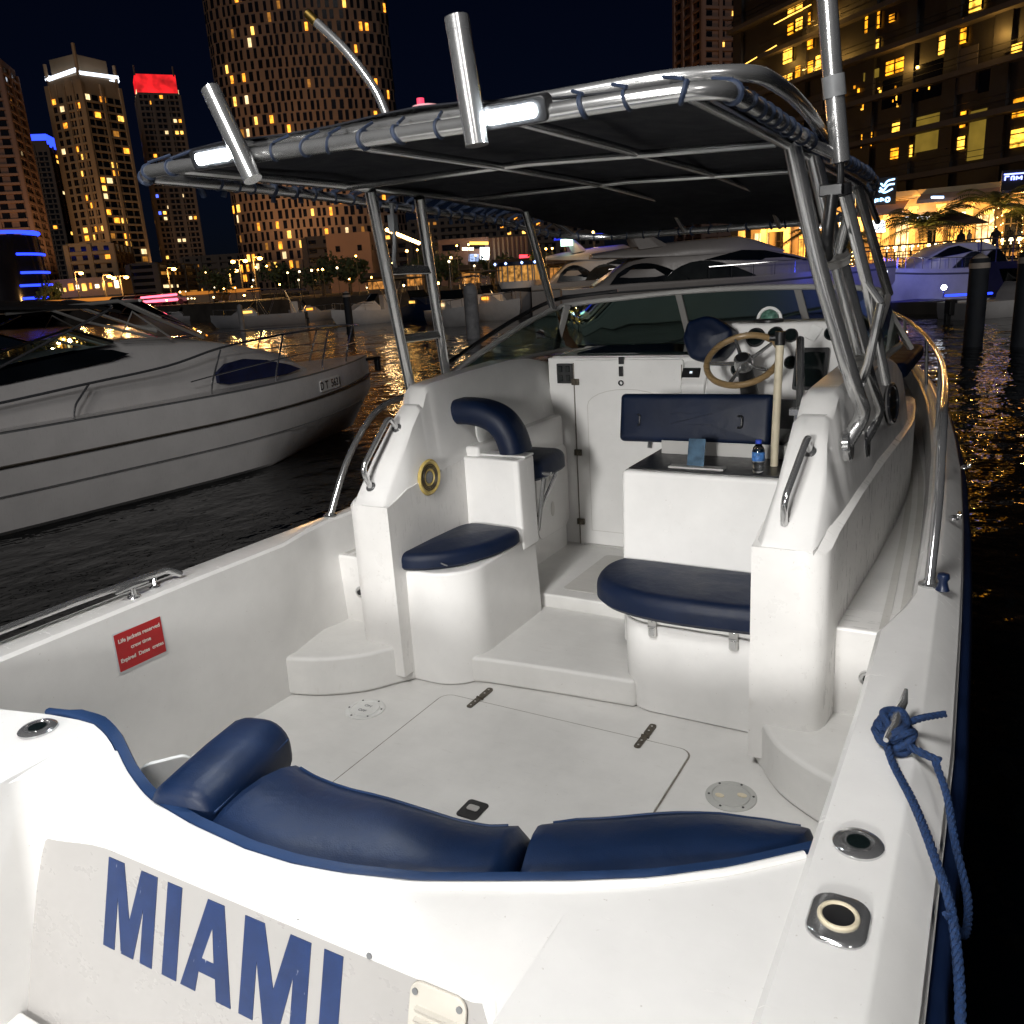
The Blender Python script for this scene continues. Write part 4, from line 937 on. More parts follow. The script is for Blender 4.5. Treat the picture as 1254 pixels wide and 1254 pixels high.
# ---- the white cruiser moored alongside
cz = thing('cabin_cruiser', (-8.3, 11.62, WATER), 'white cabin cruiser with black top and bow rail moored close on the left', 'boat', rz=math.radians(-7.6))
bpy.context.view_layer.update()
RM = Matrix.Translation((-8.3, 11.62, WATER)) @ Matrix.Rotation(math.radians(-7.6), 4, 'Z')
def cm(M=None): return MB(RM @ M if M else RM)
Ls, Bs = 10.5, 3.05
zs = lambda t: 1.08 + .12*math.exp(-t*2.2) + .02
secs = hull_secs(Ls, Bs, zs, -.5, n=22)
mb = cm(); mb.loft(secs, False, False); mb.f.append(tuple(range(len(secs[0]))) if False else tuple(i + len(secs[0])*22 for i in range(len(secs[0])))); mb.build('hull', MAT['hullwhite'], cz, smooth=35)
for s in (1, -1):
    rows = [[((q[0][0]+.005)*s, q[0][1], .752 + .14*math.exp(q[0][1]*.35)), ((q[0][0]+.04)*s, q[0][1], .758 + .14*math.exp(q[0][1]*.35)), ((q[0][0]+.04)*s, q[0][1], .772 + .14*math.exp(q[0][1]*.35)), ((q[0][0]+.005)*s, q[0][1], .778 + .14*math.exp(q[0][1]*.35))] for q in secs]
    mb = cm(); mb.loft(rows); mb.build('rub_rail', MAT['bronze'], cz)
    rows = [[((q[2][0]*.998+.004)*s, q[2][1], .445 + .1*math.exp(q[0][1]*.35)), ((q[2][0]*.998+.010)*s, q[2][1], .452 + .1*math.exp(q[0][1]*.35)), ((q[2][0]*.998+.004)*s, q[2][1], .459 + .1*math.exp(q[0][1]*.35))] for q in secs[2:]]
    mb = cm(); mb.loft(rows); mb.build('hull_crease', MAT['grey'], cz)
    rows = [[((q[0][0]-.03)*s, q[0][1], q[0][2]-.005), ((q[0][0]-.03)*s, q[0][1], q[0][2]+.012), ((q[0][0]-.004)*s, q[0][1], q[0][2]+.012), ((q[0][0]+.002)*s, q[0][1], q[0][2]-.005)] for q in secs[1:]]
    mb = cm(); mb.loft(rows); mb.build('toe_rail', MAT['grey'], cz)
# deck
rows = [[(q[0][0]*k, q[0][1], q[0][2] + .02 - .0*k) for k in (-1, -.5, 0, .5, 1)] for q in secs]
mb = cm(); mb.loft(rows, False, False); mb.build('deck', MAT['hullwhite'], cz)
# cabin trunk
TK = [(-1.55, .30, 1.14, .12), (-1.75, .52, 1.30, .30), (-2.2, .74, 1.50, .45), (-2.9, .92, 1.68, .60), (-3.5, 1.02, 1.80, .72), (-4.2, 1.10, 1.87, .82), (-5.0, 1.18, 1.93, .95), (-5.4, 1.20, 1.90, 1.02), (-6.0, 1.22, 1.80, 1.10), (-7.0, 1.22, 1.66, 1.14), (-8.5, 1.22, 1.62, 1.14), (-10.3, 1.2, 1.60, 1.12)]
rows = [[(w, y, 1.05), (w*.99, y, 1.05 + (z-1.05)*.7), (r + (w-r)*.35, y, z-.03), (r, y, z), (0, y, z+.05 if y > -5.2 else z-.10), (-r, y, z), (-r-(w-r)*.35, y, z-.03), (-w*.99, y, 1.05 + (z-1.05)*.7), (-w, y, 1.05)] for y, w, z, r in TK]
mb = cm(); mb.loft(rows); mb.build('cabin_trunk', MAT['hullwhite'], cz, smooth=50)
for s in (1, -1):
    # long dark side window and its glass strip
    P = [(-4.95, 1.79), (-5.15, 1.86), (-5.6, 1.90), (-6.2, 1.84), (-6.9, 1.72), (-7.6, 1.60), (-7.2, 1.58), (-6.4, 1.62), (-5.7, 1.68), (-5.2, 1.73)]
    mb = cm(); mb.add([(1.228*s - .0*s - max(0, z-1.6)*.13*s, y, z) for y, z in P] + [(1.20*s - max(0, z-1.6)*.13*s, y, z) for y, z in P], [tuple(range(10))] + [(i, (i+1) % 10, 10+(i+1) % 10, 10+i) for i in range(10)]); mb.build('side_window', MAT['window'], cz)
    # windscreen: raked frame, side glass
    pts = [(.62*s, -3.55, 1.86), (.98*s, -4.4, 2.18), (1.06*s, -4.9, 2.42), (1.08*s, -6.2, 2.36)]
    mb = cm(); mb.tube(pts, .022, 8); mb.build('windscreen_post', MAT['alu'], cz)
    mb = cm(); mb.tube([(1.0*s, -4.25, 1.90), (1.06*s, -4.35, 1.93), (1.12*s, -5.0, 1.95), (1.08*s, -4.75, 2.28), (1.0*s, -4.25, 1.92)], .013, 6); mb.build('quarter_light_frame', MAT['alu'], cz)
    mb = cm(); mb.loft([[(1.20*s, -5.1, 1.93), (1.16*s, -5.5, 2.12)], [(1.22*s, -6.9, 1.72), (1.2*s, -7.1, 1.85)]], False, False); mb.build('wing_glass', MAT['tint'], cz)
    mb = cm(); mb.tube([(1.16*s, -5.1, 1.95), (1.16*s, -5.6, 2.14), (1.20*s, -6.8, 1.86), (1.22*s, -7.4, 1.66)], .014, 8); mb.build('wing_frame', MAT['black'], cz)
    # blue cover snapped on the trunk side
    P = [(-2.02, 1.245), (-2.3, 1.34), (-2.8, 1.47), (-3.2, 1.53), (-3.55, 1.50), (-3.72, 1.40), (-3.72, 1.26), (-3.55, 1.22), (-2.9, 1.22), (-2.4, 1.21)]
    mb = cm(); Wf = lambda y, z: (interp([(-a, b) for a, b, c, d in TK], -y)*.99 - max(0, (z-1.05) - .7*(interp([(-a, c) for a, b, c, d in TK], -y)-1.05))*.6)
    mb.add([((Wf(y, z)+.075)*s, y, z) for y, z in P] + [((Wf(y, z)-.03)*s, y, z) for y, z in P], [tuple(range(10))] + [(i, (i+1) % 10, 10+(i+1) % 10, 10+i) for i in range(10)]); mb.build('window_cover', MAT['bluetarp'], cz, bevel=.012)
mb = cm(); rows = [[(x, -3.5 - .30*(1-(x/.64)**2)*-1 - .0, 1.87), (x*1.5, -4.55 + .35*(1-(x/.64)**2), 2.40)] for x in (-.64, -.4, 0, .4, .64)]
mb.loft(rows, False, False); mb.build('windscreen_glass', MAT['tint'], cz)
mb = cm(); mb.tube([(x*1.5, -4.55 + .35*(1-(x/.64)**2), 2.41) for x in (-.68, -.4, 0, .4, .68)], .02, 8); mb.build('windscreen_rail', MAT['alu'], cz)
# black folding top
rows = []
for y, z in ((-4.95, 2.40), (-5.3, 2.48), (-6.3, 2.53), (-7.6, 2.55), (-9.2, 2.50), (-10.2, 2.40)):
    rows.append([(x, y, z - .10*abs(x/1.2)**3) for x in (-1.2, -.8, 0, .8, 1.2)] + [(x, y, z - .10*abs(x/1.2)**3 - .03) for x in (1.2, .8, 0, -.8, -1.2)])
mb = cm(); mb.loft(rows); mb.build('folding_top', MAT['tarp'], cz, smooth=50)
for y in (-5.0, -7.2, -9.6):
    mb = cm(); mb.tube(fillet([(1.24, -6.9, 1.62), (1.19, y, 2.36), (0, y, 2.47), (-1.19, y, 2.36), (-1.24, -6.9, 1.62)], .15, 4), .015, 8); mb.build('top_bow', MAT['chrome'], cz)
# rails
rl = [(q[0][0]*.93, q[0][1]) for q in secs]
def edge(y): return interp([(-a[1], a[0]) for a in rl], -y)
for s in (1, -1):
    top = spline([(edge(y)*s*f, y, z) for y, z, f in ((-.35, 1.78, .6), (-.9, 1.80, .92), (-1.9, 1.82, .97), (-2.9, 1.80, .97), (-3.8, 1.74, .98), (-4.6, 1.60, .99), (-5.6, 1.52, .99), (-7.2, 1.40, .99), (-9.5, 1.32, .98))], 5)
    mb = cm(); mb.tube(top, .016, 8); r = mb.build('bow_rail', MAT['chrome'], cz)
    mb = cm(); mb.tube(spline([(edge(y)*s*.97, y, z) for y, z in ((-.5, 1.50), (-1.2, 1.50), (-2.9, 1.47), (-3.9, 1.40), (-4.3, 1.36))], 4), .009, 6); mb.build('mid_rail', MAT['chrome'], r)
    for y, zt in ((-.75, 1.79), (-1.6, 1.81), (-2.75, 1.80), (-3.9, 1.72), (-5.7, 1.51), (-7.6, 1.38)):
        mb = cm(); mb.tube(fillet([(edge(y-.1)*s, y-.16, 1.10), (edge(y)*s, y-.13, 1.28), (edge(y)*s*.98, y+.1, zt)], .08, 4), .013, 8); mb.build('stanchion', MAT['chrome'], r)
        mb = cm(Matrix.Translation((edge(y-.1)*s, y-.16, 1.10))); mb.lathe([(.028, 0), (.026, .05), (.015, .06)], 12); mb.build('stanchion_foot', MAT['chrome'], r)
mb = cm(); mb.tube(spline([(-edge(-.35)*.6, -.35, 1.78), (0, -.12, 1.77), (edge(-.35)*.6, -.35, 1.78)], 5), .016, 8); mb.build('pulpit', MAT['chrome'], cz)
mb = cm(); mb.box((0, .06, 1.16), (.16, .40, .05)); mb.box((0, .24, 1.05), (.10, .07, .26)); mb.build('anchor_roller', MAT['black'], cz, bevel=.01)
mb = cm(); mb.tube([(.04, -.05, .86), (.10, -.35, .42)], .008, 6); mb.build('anchor_chain', MAT['bronze'], cz)
# registration plate
bpy.context.view_layer.update()
p0 = Vector((edge(-1.45)/.93, -1.45, .985)); p1 = Vector((edge(-2.0)/.93, -2.0, .975))
d = (p0 - p1); nrm = Vector((d.y, -d.x, 0)).normalized()
PMx = frame((p0+p1)/2 + nrm*.022, d, Vector((0, 0, 1)) + nrm*.0)
mb = cm(PMx); mb.prism(rrect(.62, .17, .02), -.03, .003); pl = mb.build('registration_plate', MAT['white'], cz)
v, f = text_mesh('D T  5631', .165, .001, bold=.004); mb = cm(PMx); mb.add([(x, y, z+.0045) for x, y, z in v], f); mb.build('plate_lettering', MAT['black'], pl, smooth=0)
mb = cm(Matrix.Translation((1.16, -7.9, 1.35))); mb.puff(rrect(.10, .5, .04), -.16, .16, .04); mb.build('fender', MAT['navyhull'], cz)
# ------------------------------------------------------------------ the harbour front and city
CAMP = Vector((1.476, 0, 1.8))
CR, CD, CF = Vector((0.86476162, 0.4983702, -0.06176153)), Vector((0.08462844, -0.26585164, -0.96029211)), Vector((-0.49500037, 0.82519698, -0.27207459))
FH = Vector((CF.x, CF.y, 0)).normalized(); RH = Vector((FH.y, -FH.x, 0))
def at(px, py, d):
    """point on the line of sight of photo pixel (px, py) at horizontal distance d ahead"""
    r = CR*(px-627) + CD*(py-627) + CF*1015
    return CAMP + r * (d / r.dot(FH))
def onwater(px, py):
    r = CR*(px-627) + CD*(py-627) + CF*1015
    return CAMP + r * ((WATER - CAMP.z) / r.z)
def gpos(px, d, z=0):
    """ground position below photo column px (near the horizon row) at distance d"""
    p = at(px, 345, d); return Vector((p.x, p.y, z))

GZ = 1.1
MAT['ground'] = simple('promenade_paving', (.10, .085, .07), .7, var=.3, scale=.4)
MAT['quay'] = simple('quay_wall_concrete', (.06, .052, .045), .8, var=.4, scale=.6)
MAT['asphalt'] = simple('road_asphalt', (.05, .048, .045), .8, var=.25, scale=.3)
MAT['conc_brown'] = simple('brown_concrete', (.17, .115, .085), .8, var=.18, scale=.12)
MAT['conc_pink'] = simple('pinkish_render', (.20, .125, .10), .8, var=.18, scale=.12)
MAT['conc_beige'] = simple('beige_render', (.26, .19, .12), .8, var=.18, scale=.12)
MAT['conc_grey'] = simple('dark_grey_cladding', (.035, .032, .032), .6, var=.25, scale=.2)
MAT['slab'] = simple('balcony_slab', (.10, .085, .075), .8, var=.2, scale=.3)
MAT['tglass'] = simple('tower_glass', (.006, .007, .012), .12, var=.4, scale=.15, spec=.6)
EW = [emit('window_amber', (1, .34, .03), 3.6, var=.75, scale=.9), emit('window_yellow', (1, .50, .09), 3.8, var=.7, scale=.9), emit('window_white', (1, .72, .36), 2.2, var=.6, scale=.9), emit('window_dim', (1, .40, .06), .6, var=.6, scale=.9)]
EW_B = emit('window_blue', (.10, .16, 1), 2.0)
LEDB = emit('blue_led_band', (.02, .05, 1), 3.2)
LAMPW = emit('street_lamp_glow', (1, .46, .08), 42)
LAMPW2 = emit('terrace_lamp_glow', (1, .60, .20), 18)
WHITEP = emit('white_light_panel', (.85, .92, 1), 4.5)
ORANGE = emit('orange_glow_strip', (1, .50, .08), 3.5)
REDN = emit('red_neon', (1, .04, .06), 4)
WARMW = emit('warm_white_strip', (1, .80, .48), 5)

# land, quay and road
A0 = onwater(-420, 408); A1 = onwater(190, 394); A2 = onwater(420, 388); A3 = onwater(640, 378); A4 = onwater(880, 371); A5 = onwater(1110, 366); A6 = onwater(1500, 372)
edge_pts = [A0, A1, A2, A3, A4, A5, A6]
far = [p + FH*700 + (p - gpos(627, 60))*2.0 for p in (A0, A6)]
poly = [(p.x, p.y) for p in edge_pts] + [(far[1].x, far[1].y), (far[0].x, far[0].y)]
mb = MB(); mb.prism(poly, WATER-1.5, GZ); tag(mb.build('ground', MAT['ground'], smooth=0), kind='structure')
for i, (a, b) in enumerate(zip(edge_pts, edge_pts[1:])):
    d = (b - a); n = Vector((d.y, -d.x, 0)).normalized()
    if n.dot(FH) > 0: n = -n
mb = MB(); rows = []
for p in edge_pts: rows.append([(p.x, p.y, WATER-1), (p.x, p.y, GZ+.02), (p.x-FH.x*.25, p.y-FH.y*.25, GZ+.02), (p.x-FH.x*.25, p.y-FH.y*.25, WATER-1)])
mb.loft(rows); tag(mb.build('quay_edge', MAT['quay'], smooth=0), kind='structure')
# raised road with parapet and its painted lamplight on the left
r0, r1 = gpos(-420, 128), gpos(318, 112)
d = (r1 - r0).normalized(); n = Vector((-d.y, d.x, 0))
mb = MB(); q = [r0, r1, r1 + n*16, r0 + n*16]
zr = [at(-420, 397, 128).z, at(318, 352, 112).z]
mb.add([(q[0].x, q[0].y, GZ+.005), (q[1].x, q[1].y, GZ+.005), (q[2].x, q[2].y, GZ+.005), (q[3].x, q[3].y, GZ+.005), (q[0].x, q[0].y, zr[0]-.9), (q[1].x, q[1].y, zr[1]-.9), (q[2].x, q[2].y, zr[1]-.9), (q[3].x, q[3].y, zr[0]-.9)], [(0, 1, 5, 4), (1, 2, 6, 5), (2, 3, 7, 6), (3, 0, 4, 7), (4, 5, 6, 7)])
tag(mb.build('road', MAT['asphalt'], smooth=0), kind='structure')
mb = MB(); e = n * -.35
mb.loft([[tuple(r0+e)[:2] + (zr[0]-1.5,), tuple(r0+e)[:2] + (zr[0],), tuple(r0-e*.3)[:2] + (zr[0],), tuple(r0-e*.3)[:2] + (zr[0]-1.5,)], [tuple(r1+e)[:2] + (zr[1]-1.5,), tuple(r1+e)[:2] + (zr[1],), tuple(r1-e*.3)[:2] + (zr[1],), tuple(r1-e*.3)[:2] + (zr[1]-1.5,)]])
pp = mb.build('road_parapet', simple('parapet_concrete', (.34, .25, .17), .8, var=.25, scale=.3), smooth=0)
mb = MB(); mb.tube([(r0.x+e.x, r0.y+e.y, zr[0]-.25), (r1.x+e.x, r1.y+e.y, zr[1]-.25)], .22, 6); mb.build('parapet_glow_strip', emit('painted_lamplight', (1, .34, .05), .75, var=.5, scale=.06), pp)  # glowing tube paints the orange lamplight along the parapet
tag(pp, 'long low parapet wall with a glowing strip for orange lamplight along the far road', 'wall')

def facade(p, u, n, width, z0, z1, nb, nf, wf=.62, hf=.62, jit=0, rnd=random, skip=None):
    """window quads on one wall: yields (corner points, i, j)"""
    for j in range(nf):
        for i in range(nb):
            cw = width/nb; ch = (z1-z0)/nf
            off = jit * cw * (.5 if j % 2 else 0) + jit*rnd.uniform(-.16, .16)*cw
            w = cw*wf*(1 + jit*rnd.uniform(-.3, .25)); h = ch*hf*(1 + jit*rnd.uniform(-.1, .2))
            c = p + u*(cw*(i+.5) + off) + Vector((0, 0, z0 + ch*(j+.5)))
            if skip and skip(i, j): continue
            yield c, w, h, i, j
def pane(mb, c, u, n, w, h, t=.12):
    z = Vector((0, 0, h/2)); a = u*(w/2); o = n*t
    mb.add([c-a-z, c+a-z, c+a+z, c-a+z, c-a-z+o, c+a-z+o, c+a+z+o, c-a+z+o], [(4, 5, 6, 7), (0, 1, 5, 4), (1, 2, 6, 5), (2, 3, 7, 6), (3, 0, 4, 7)])
def tower(label, px0, px1, pytop, d, nf, nb, mat, lit, seed, depth=None, sides=4, wf=.62, hf=.62, jit=0, turn=0, cat='tower', name='tower', base=GZ, mull=None, litmats=None, pbase=345, group=None, band=0, litfilter=None):
    rnd = random.Random(seed)
    L, Rr = at(px0, pytop, d), at(px1, pytop, d)
    W = (Rr - L).length; H = (L.z + Rr.z)/2; c = (L + Rr)/2
    depth = depth or W
    foot = []
    if sides == 4:
        a = math.radians(turn); ca, sa = math.cos(a), math.sin(a)
        sc_ = W / (abs(ca)*W + abs(sa)*depth)
        w2, d2 = W*sc_/2, depth*sc_/2
        for x, y in ((-w2, -d2), (w2, -d2), (w2, d2), (-w2, d2)):
            foot.append(RH*(x*ca - y*sa) + FH*(x*sa + y*ca + depth*.5))
    else:
        for k in range(sides):
            a = -PI + 2*PI*(k+.5)/sides
            foot.append(RH*(W/2*math.cos(a)) + FH*(depth/2*math.sin(a) + depth/2))
    o = Vector((c.x, c.y, base)); root = thing(name, (o.x, o.y, base), label, cat, group)
    H = H - base
    bpy.context.view_layer.update()
    mb = MB(Matrix.Translation(o)); mb.prism([(p.x, p.y) for p in foot], 0, H)
    if nf > 3 and sides == 4:
        out = inset2([(p.x, p.y) for p in foot], -.45)
        for j in range(nf):
            zb = H*.015 + (H*(1-.02-band) - H*.015)*j/nf; mb.prism(out, zb-.28, zb+.28)
        if sides == 4:
            for k in range(4):
                p, q = foot[k], foot[(k+1) % 4]; u = (q-p).normalized(); nn = Vector((u.y, -u.x, 0)); m_ = max(1, round(nb*(q-p).length/(2*W)))
                for i in range(0, m_+1, 2 if m_ > 3 else 1): pane(mb, p + u*((q-p).length*i/m_) + Vector((0, 0, H*.49)), u, nn, .9, H*.97, .6)
    mb.build('wall', mat, root, smooth=0)
    dark = MB(Matrix.Translation(o)); lits = []
    n = len(foot)
    per = sum((foot[(k+1) % n]-foot[k]).length for k in range(n) if True)
    front = []
    for k in range(n):
        p, q = foot[k], foot[(k+1) % n]; u = (q-p).normalized(); nn = Vector((u.y, -u.x, 0))
        if nn.dot(o + (p+q)/2 - CAMP) > 0: continue
        front.append((p, q, u, nn))
    tot = sum((q-p).length for p, q, u, nn in front)
    for p, q, u, nn in front:
        wid = (q-p).length; m = max(1, round(nb*wid/tot))
        for cc, w, h, i, j in facade(p, u, nn, wid, H*.015, H*(1-.02-band), m, nf, wf, hf, jit, rnd):
            pr = lit * (litfilter(j/nf, rnd) if litfilter else 1)
            if rnd.random() < pr: lits.append((cc, u, nn, w*.92, h*.92))
            else: pane(dark, cc, u, nn, w, h, .10)
        if mull:
            for i in range(m+1):
                pm = MB(Matrix.Translation(o)); 
    dk = dark.build('window', MAT['tglass'], root, smooth=0); dk['kind'] = 'stuff'
    lm = litmats or EW
    for k, (cc, u, nn, w, h) in enumerate(lits[:95]):
        mb = MB(Matrix.Translation(o)); pane(mb, cc, u, nn, w, h, .14)
        mb.build('lit_window', lm[min(len(lm)-1, int(rnd.random()**1.3*len(lm)))], root, smooth=0)
    if len(lits) > 95:
        mb = MB(Matrix.Translation(o))
        for cc, u, nn, w, h in lits[95:]: pane(mb, cc, u, nn, w, h, .14)
        x = mb.build('distant_lit_window', lm[0], root, smooth=0); x['kind'] = 'stuff'
    return root, o, foot, H

MAT['conc_dark'] = simple('dark_brown_render', (.10, .075, .06), .8, var=.2, scale=.12)
# skyline, left to right
tower('pinkish tower cut off by the left edge of the photo', -105, -14, 66, 235, 27, 9, MAT['conc_pink'], .04, 11, wf=.5, hf=.6, turn=14)
t, o, ft_, H = tower('slim dark tower with a blue lit crown behind the tall beige tower', 16, 54, 172, 340, 30, 9, MAT['conc_dark'], .03, 12, wf=.7, hf=.65, turn=10, band=.04)
mb = MB(Matrix.Translation(o)); mb.prism([(p.x*1.03, p.y*1.03) for p in ft_], H-2.0, H+2.2); mb.build('lit_crown', LEDB, t, smooth=0)
mb = MB(Matrix.Translation(o)); mb.prism([(p.x*1.02, p.y*1.02) for p in ft_], H*.905, H*.915); mb.build('lit_ledge', EW[2], t, smooth=0)
t, o, ft_, H = tower('tall beige tower with white floodlit crown', 44, 122, 92, 262, 26, 10, MAT['conc_beige'], .15, 13, wf=.74, hf=.70, turn=-26, band=.05)
mb = MB(Matrix.Translation(o)); mb.prism([(p.x*.80 + .2*ft_[0].x, p.y*.8+2) for p in ft_], H, H+6); mb.build('crown_block', MAT['conc_beige'], t, smooth=0)
mb = MB(Matrix.Translation(o)); 
for p, q in zip(ft_, ft_[1:] + ft_[:1]): mb.tube([(p.x*1.01, p.y*1.01, H+.5), (q.x*1.01, q.y*1.01, H+1.4)], .55, 6)
mb.build('crown_light', emit('crown_white', (.8, .88, 1), 2.4), t)
for k, p in enumerate(ft_[:3]):
    mb = MB(Matrix.Translation(o)); mb.tube([(p.x*.97, p.y*.97, H), (p.x*.97, p.y*.97, H+(8 if k == 1 else 4.5))], .5, 6); mb.build('roof_mast', MAT['conc_beige'], t)
for k in range(2):
    p, q = ft_[0], ft_[1]; u = (q-p); nn = Vector((u.y, -u.x, 0)).normalized()
    mb = MB(Matrix.Translation(o))
    for s in (0, .24, .5, .76, 1): 
        c = p + u*s + nn*.3; pane(mb, c + Vector((0, 0, H*.49)), u.normalized(), nn, .9 if 0 < s < 1 else 1.8, H*.98, .35)
    if k == 0: mb.build('facade_pier', MAT['conc_beige'], t, smooth=0)
t, o, ft_, H = tower('dark tower with a glowing red crown right of the tall beige tower', 147, 211, 108, 300, 36, 15, MAT['conc_dark'], .105, 14, wf=.66, hf=.6, turn=24, litmats=EW[1:3] + [EW[0], EW_B])
RC = emit('red_crown', (1, .015, .02), 1.5, var=.75, scale=.25)
mb = MB(Matrix.Translation(o)); mb.prism([(p.x*.98, p.y*.98) for p in ft_], H-1, H+4.5); mb.build('red_crown', RC, t, smooth=0)
mb = MB(Matrix.Translation(o)); mb.prism([(p.x*1.01, p.y*1.01) for p in ft_], H-1.2, H); mb.build('crown_ledge', EW[2], t, smooth=0)
for k in (0, 1, 2):
    mb = MB(Matrix.Translation(o)); mb.tube([(ft_[k].x*.93, ft_[k].y*.93, H+4), (ft_[k].x*.93, ft_[k].y*.93, H+7)], .3, 5); mb.build('roof_mast', MAT['conc_dark'], t)
# big curved tower, rising out of the picture
litf = lambda v, r: 3.5 if .02 < v < .16 else (1.3 if v < .6 else .8)
t, o, ft_, H = tower('broad curved brown tower with scattered amber windows rising behind the canopy', 224, 462, -70, 205, 31, 29, MAT['conc_brown'], .10, 15, depth=17, sides=22, wf=.46, hf=.78, jit=.8, litfilter=litf)
tower('dull pink tower standing behind the canopy on the right, small square windows', 841, 929, -40, 215, 29, 8, MAT['conc_pink'], .07, 16, wf=.45, hf=.48, turn=16)
# low blocks
t, o, ft_, H = tower('low beige block with small square windows left of the road lamps', 46, 122, 297, 172, 7, 12, MAT['conc_beige'], .06, 17, wf=.45, hf=.5, turn=12, cat='building', name='low_building', depth=26)
tower('small dark glass office block beside the street lamps', 157, 190, 322, 158, 6, 3, MAT['conc_grey'], .30, 18, wf=.9, hf=.5, cat='building', name='low_building', depth=20, litmats=[EW[3], EW[3], EW[2]])
tower('long dim brown block at the far end of the basin behind the moored boats', 500, 735, 262, 190, 9, 26, MAT['conc_dark'], .10, 19, wf=.5, hf=.4, cat='building', name='low_building', depth=30, litmats=[EW[0], EW[3], EW[1]])
tower('dark stepped block below the broad curved tower', 372, 500, 286, 165, 6, 16, MAT['conc_dark'], .08, 20, wf=.5, hf=.4, cat='building', name='low_building', depth=24)
tower('dark low block between the red crowned tower and the curved tower', 222, 300, 312, 260, 7, 14, MAT['conc_dark'], .10, 23, wf=.4, hf=.4, cat='building', name='low_building', depth=24)
t, o, ft_, H = tower('pale ribbed building with tall vertical fins behind the trawler', 596, 646, 290, 150, 1, 1, MAT['conc_pink'], 0, 21, cat='building', name='ribbed_building', depth=22, wf=.01, hf=.01)
for k in range(9):
    p, q = ft_[0], ft_[1]; u = (q-p); nn = Vector((u.y, -u.x, 0)).normalized()
    mb = MB(Matrix.Translation(o)); pane(mb, p + u*((k+.5)/9) + Vector((0, 0, H*.5)), u.normalized(), nn, .32, H*.98, .8); mb.build('facade_fin', MAT['conc_beige'], t, smooth=0)
t, o, ft_, H = tower('pale block with a glaring white screen above its terrace', 536, 598, 292, 148, 3, 6, MAT['conc_pink'], .1, 22, cat='building', name='screen_building', depth=20, wf=.7, hf=.4)
def panel(px0, py0, px1, py1, d, mat, name, parent=None, t=.3):
    a, b, c, e = at(px0, py1, d), at(px1, py1, d), at(px1, py0, d), at(px0, py0, d)
    o_ = FH*t; mb = MB(); mb.add([a, b, c, e, a+o_, b+o_, c+o_, e+o_], [(0, 1, 2, 3), (4, 5, 6, 7), (0, 1, 5, 4), (1, 2, 6, 5), (2, 3, 7, 6), (3, 0, 4, 7)])
    return mb.build(name, mat, parent, smooth=0)
panel(588, 303, 599, 318, 146, emit('screen_white', (.86, .93, 1), 7), 'bright_screen', t); panel(574, 311, 586, 320, 146.2, emit('screen_blue', (.45, .6, 1), 1.6, var=.8, scale=3), 'bright_screen', t)
panel(575, 296, 598, 299.5, 145.8, ORANGE, 'lit_fascia', t); panel(566, 303, 580, 306.5, 145.8, WARMW, 'lit_fascia', t)
s = panel(636, 312, 651, 321, 140, REDN, 'neon_sign'); tag(s, 'small red neon sign board above the trawler roof', 'sign')
mb = MB()
# podium of the curved tower with descending lamp string
t, o, ft_, H = tower('plain pinkish podium block at the foot of the curved tower behind the ladder', 398, 452, 285, 140, 2, 6, MAT['conc_pink'], .0, 24, cat='building', name='podium_block', depth=16, wf=.2, hf=.2)
gl = thing('lamp_string', tuple(at(490, 300, 139)), 'descending row of small amber lamps beside the podium block', 'lights')
for k in range(12):
    p = at(474 + k*3.5, 281.5 + k*1.45, 139); mb = MB(Matrix.Translation(p)); mb.lathe([(.01, -.3), (.28, -.15), (.30, .1), (.01, .3)], 8); mb.build('lamp_globe', LAMPW2, gl)
mb = MB(); mb.tube([at(472, 282, 139.3), at(514, 299, 139.3)], .10, 5); mb.build('lamp_wire', MAT['black'], gl)

# round dark building with blue LED bands
c0 = at(2, 320, 142); rt = thing('round_building', (c0.x, c0.y, GZ), 'round dark glass building with glowing blue LED bands at the left edge', 'building')
zt = at(20, 279, 132).z; Rr = (at(47, 300, 142) - at(2, 300, 142)).length
bpy.context.view_layer.update()
mb = MB(Matrix.Translation((c0.x, c0.y, GZ))); mb.lathe([(Rr*1.16, 0), (Rr*1.1, (zt-GZ)*.3), (Rr, zt-GZ-.4)], 40); mb.build('glass_drum', MAT['tglass'], rt, smooth=30)
for k, (zf, a0, a1) in enumerate(((1.0, 0, 360), (.73, -40, 30), (.73, 190, 262), (.50, -40, 22), (.50, 190, 255), (.34, -45, 15), (.34, 190, 258), (.18, -45, 10), (.18, 190, 262), (.07, -50, 8), (.07, 190, 262))):
    r = Rr*(1.165 - .16*zf) + .15; pts = []
    base_a = math.atan2(RH.y, RH.x)
    for i in range(25):
        a = base_a + math.radians(a0 + (a1-a0)*i/24); pts.append((c0.x + r*math.cos(a), c0.y + r*math.sin(a), GZ + (zt-GZ)*zf))
    mb = MB(); mb.tube(pts, .30 if zf == 1 else .2, 6); mb.build('led_band', LEDB, rt)
    
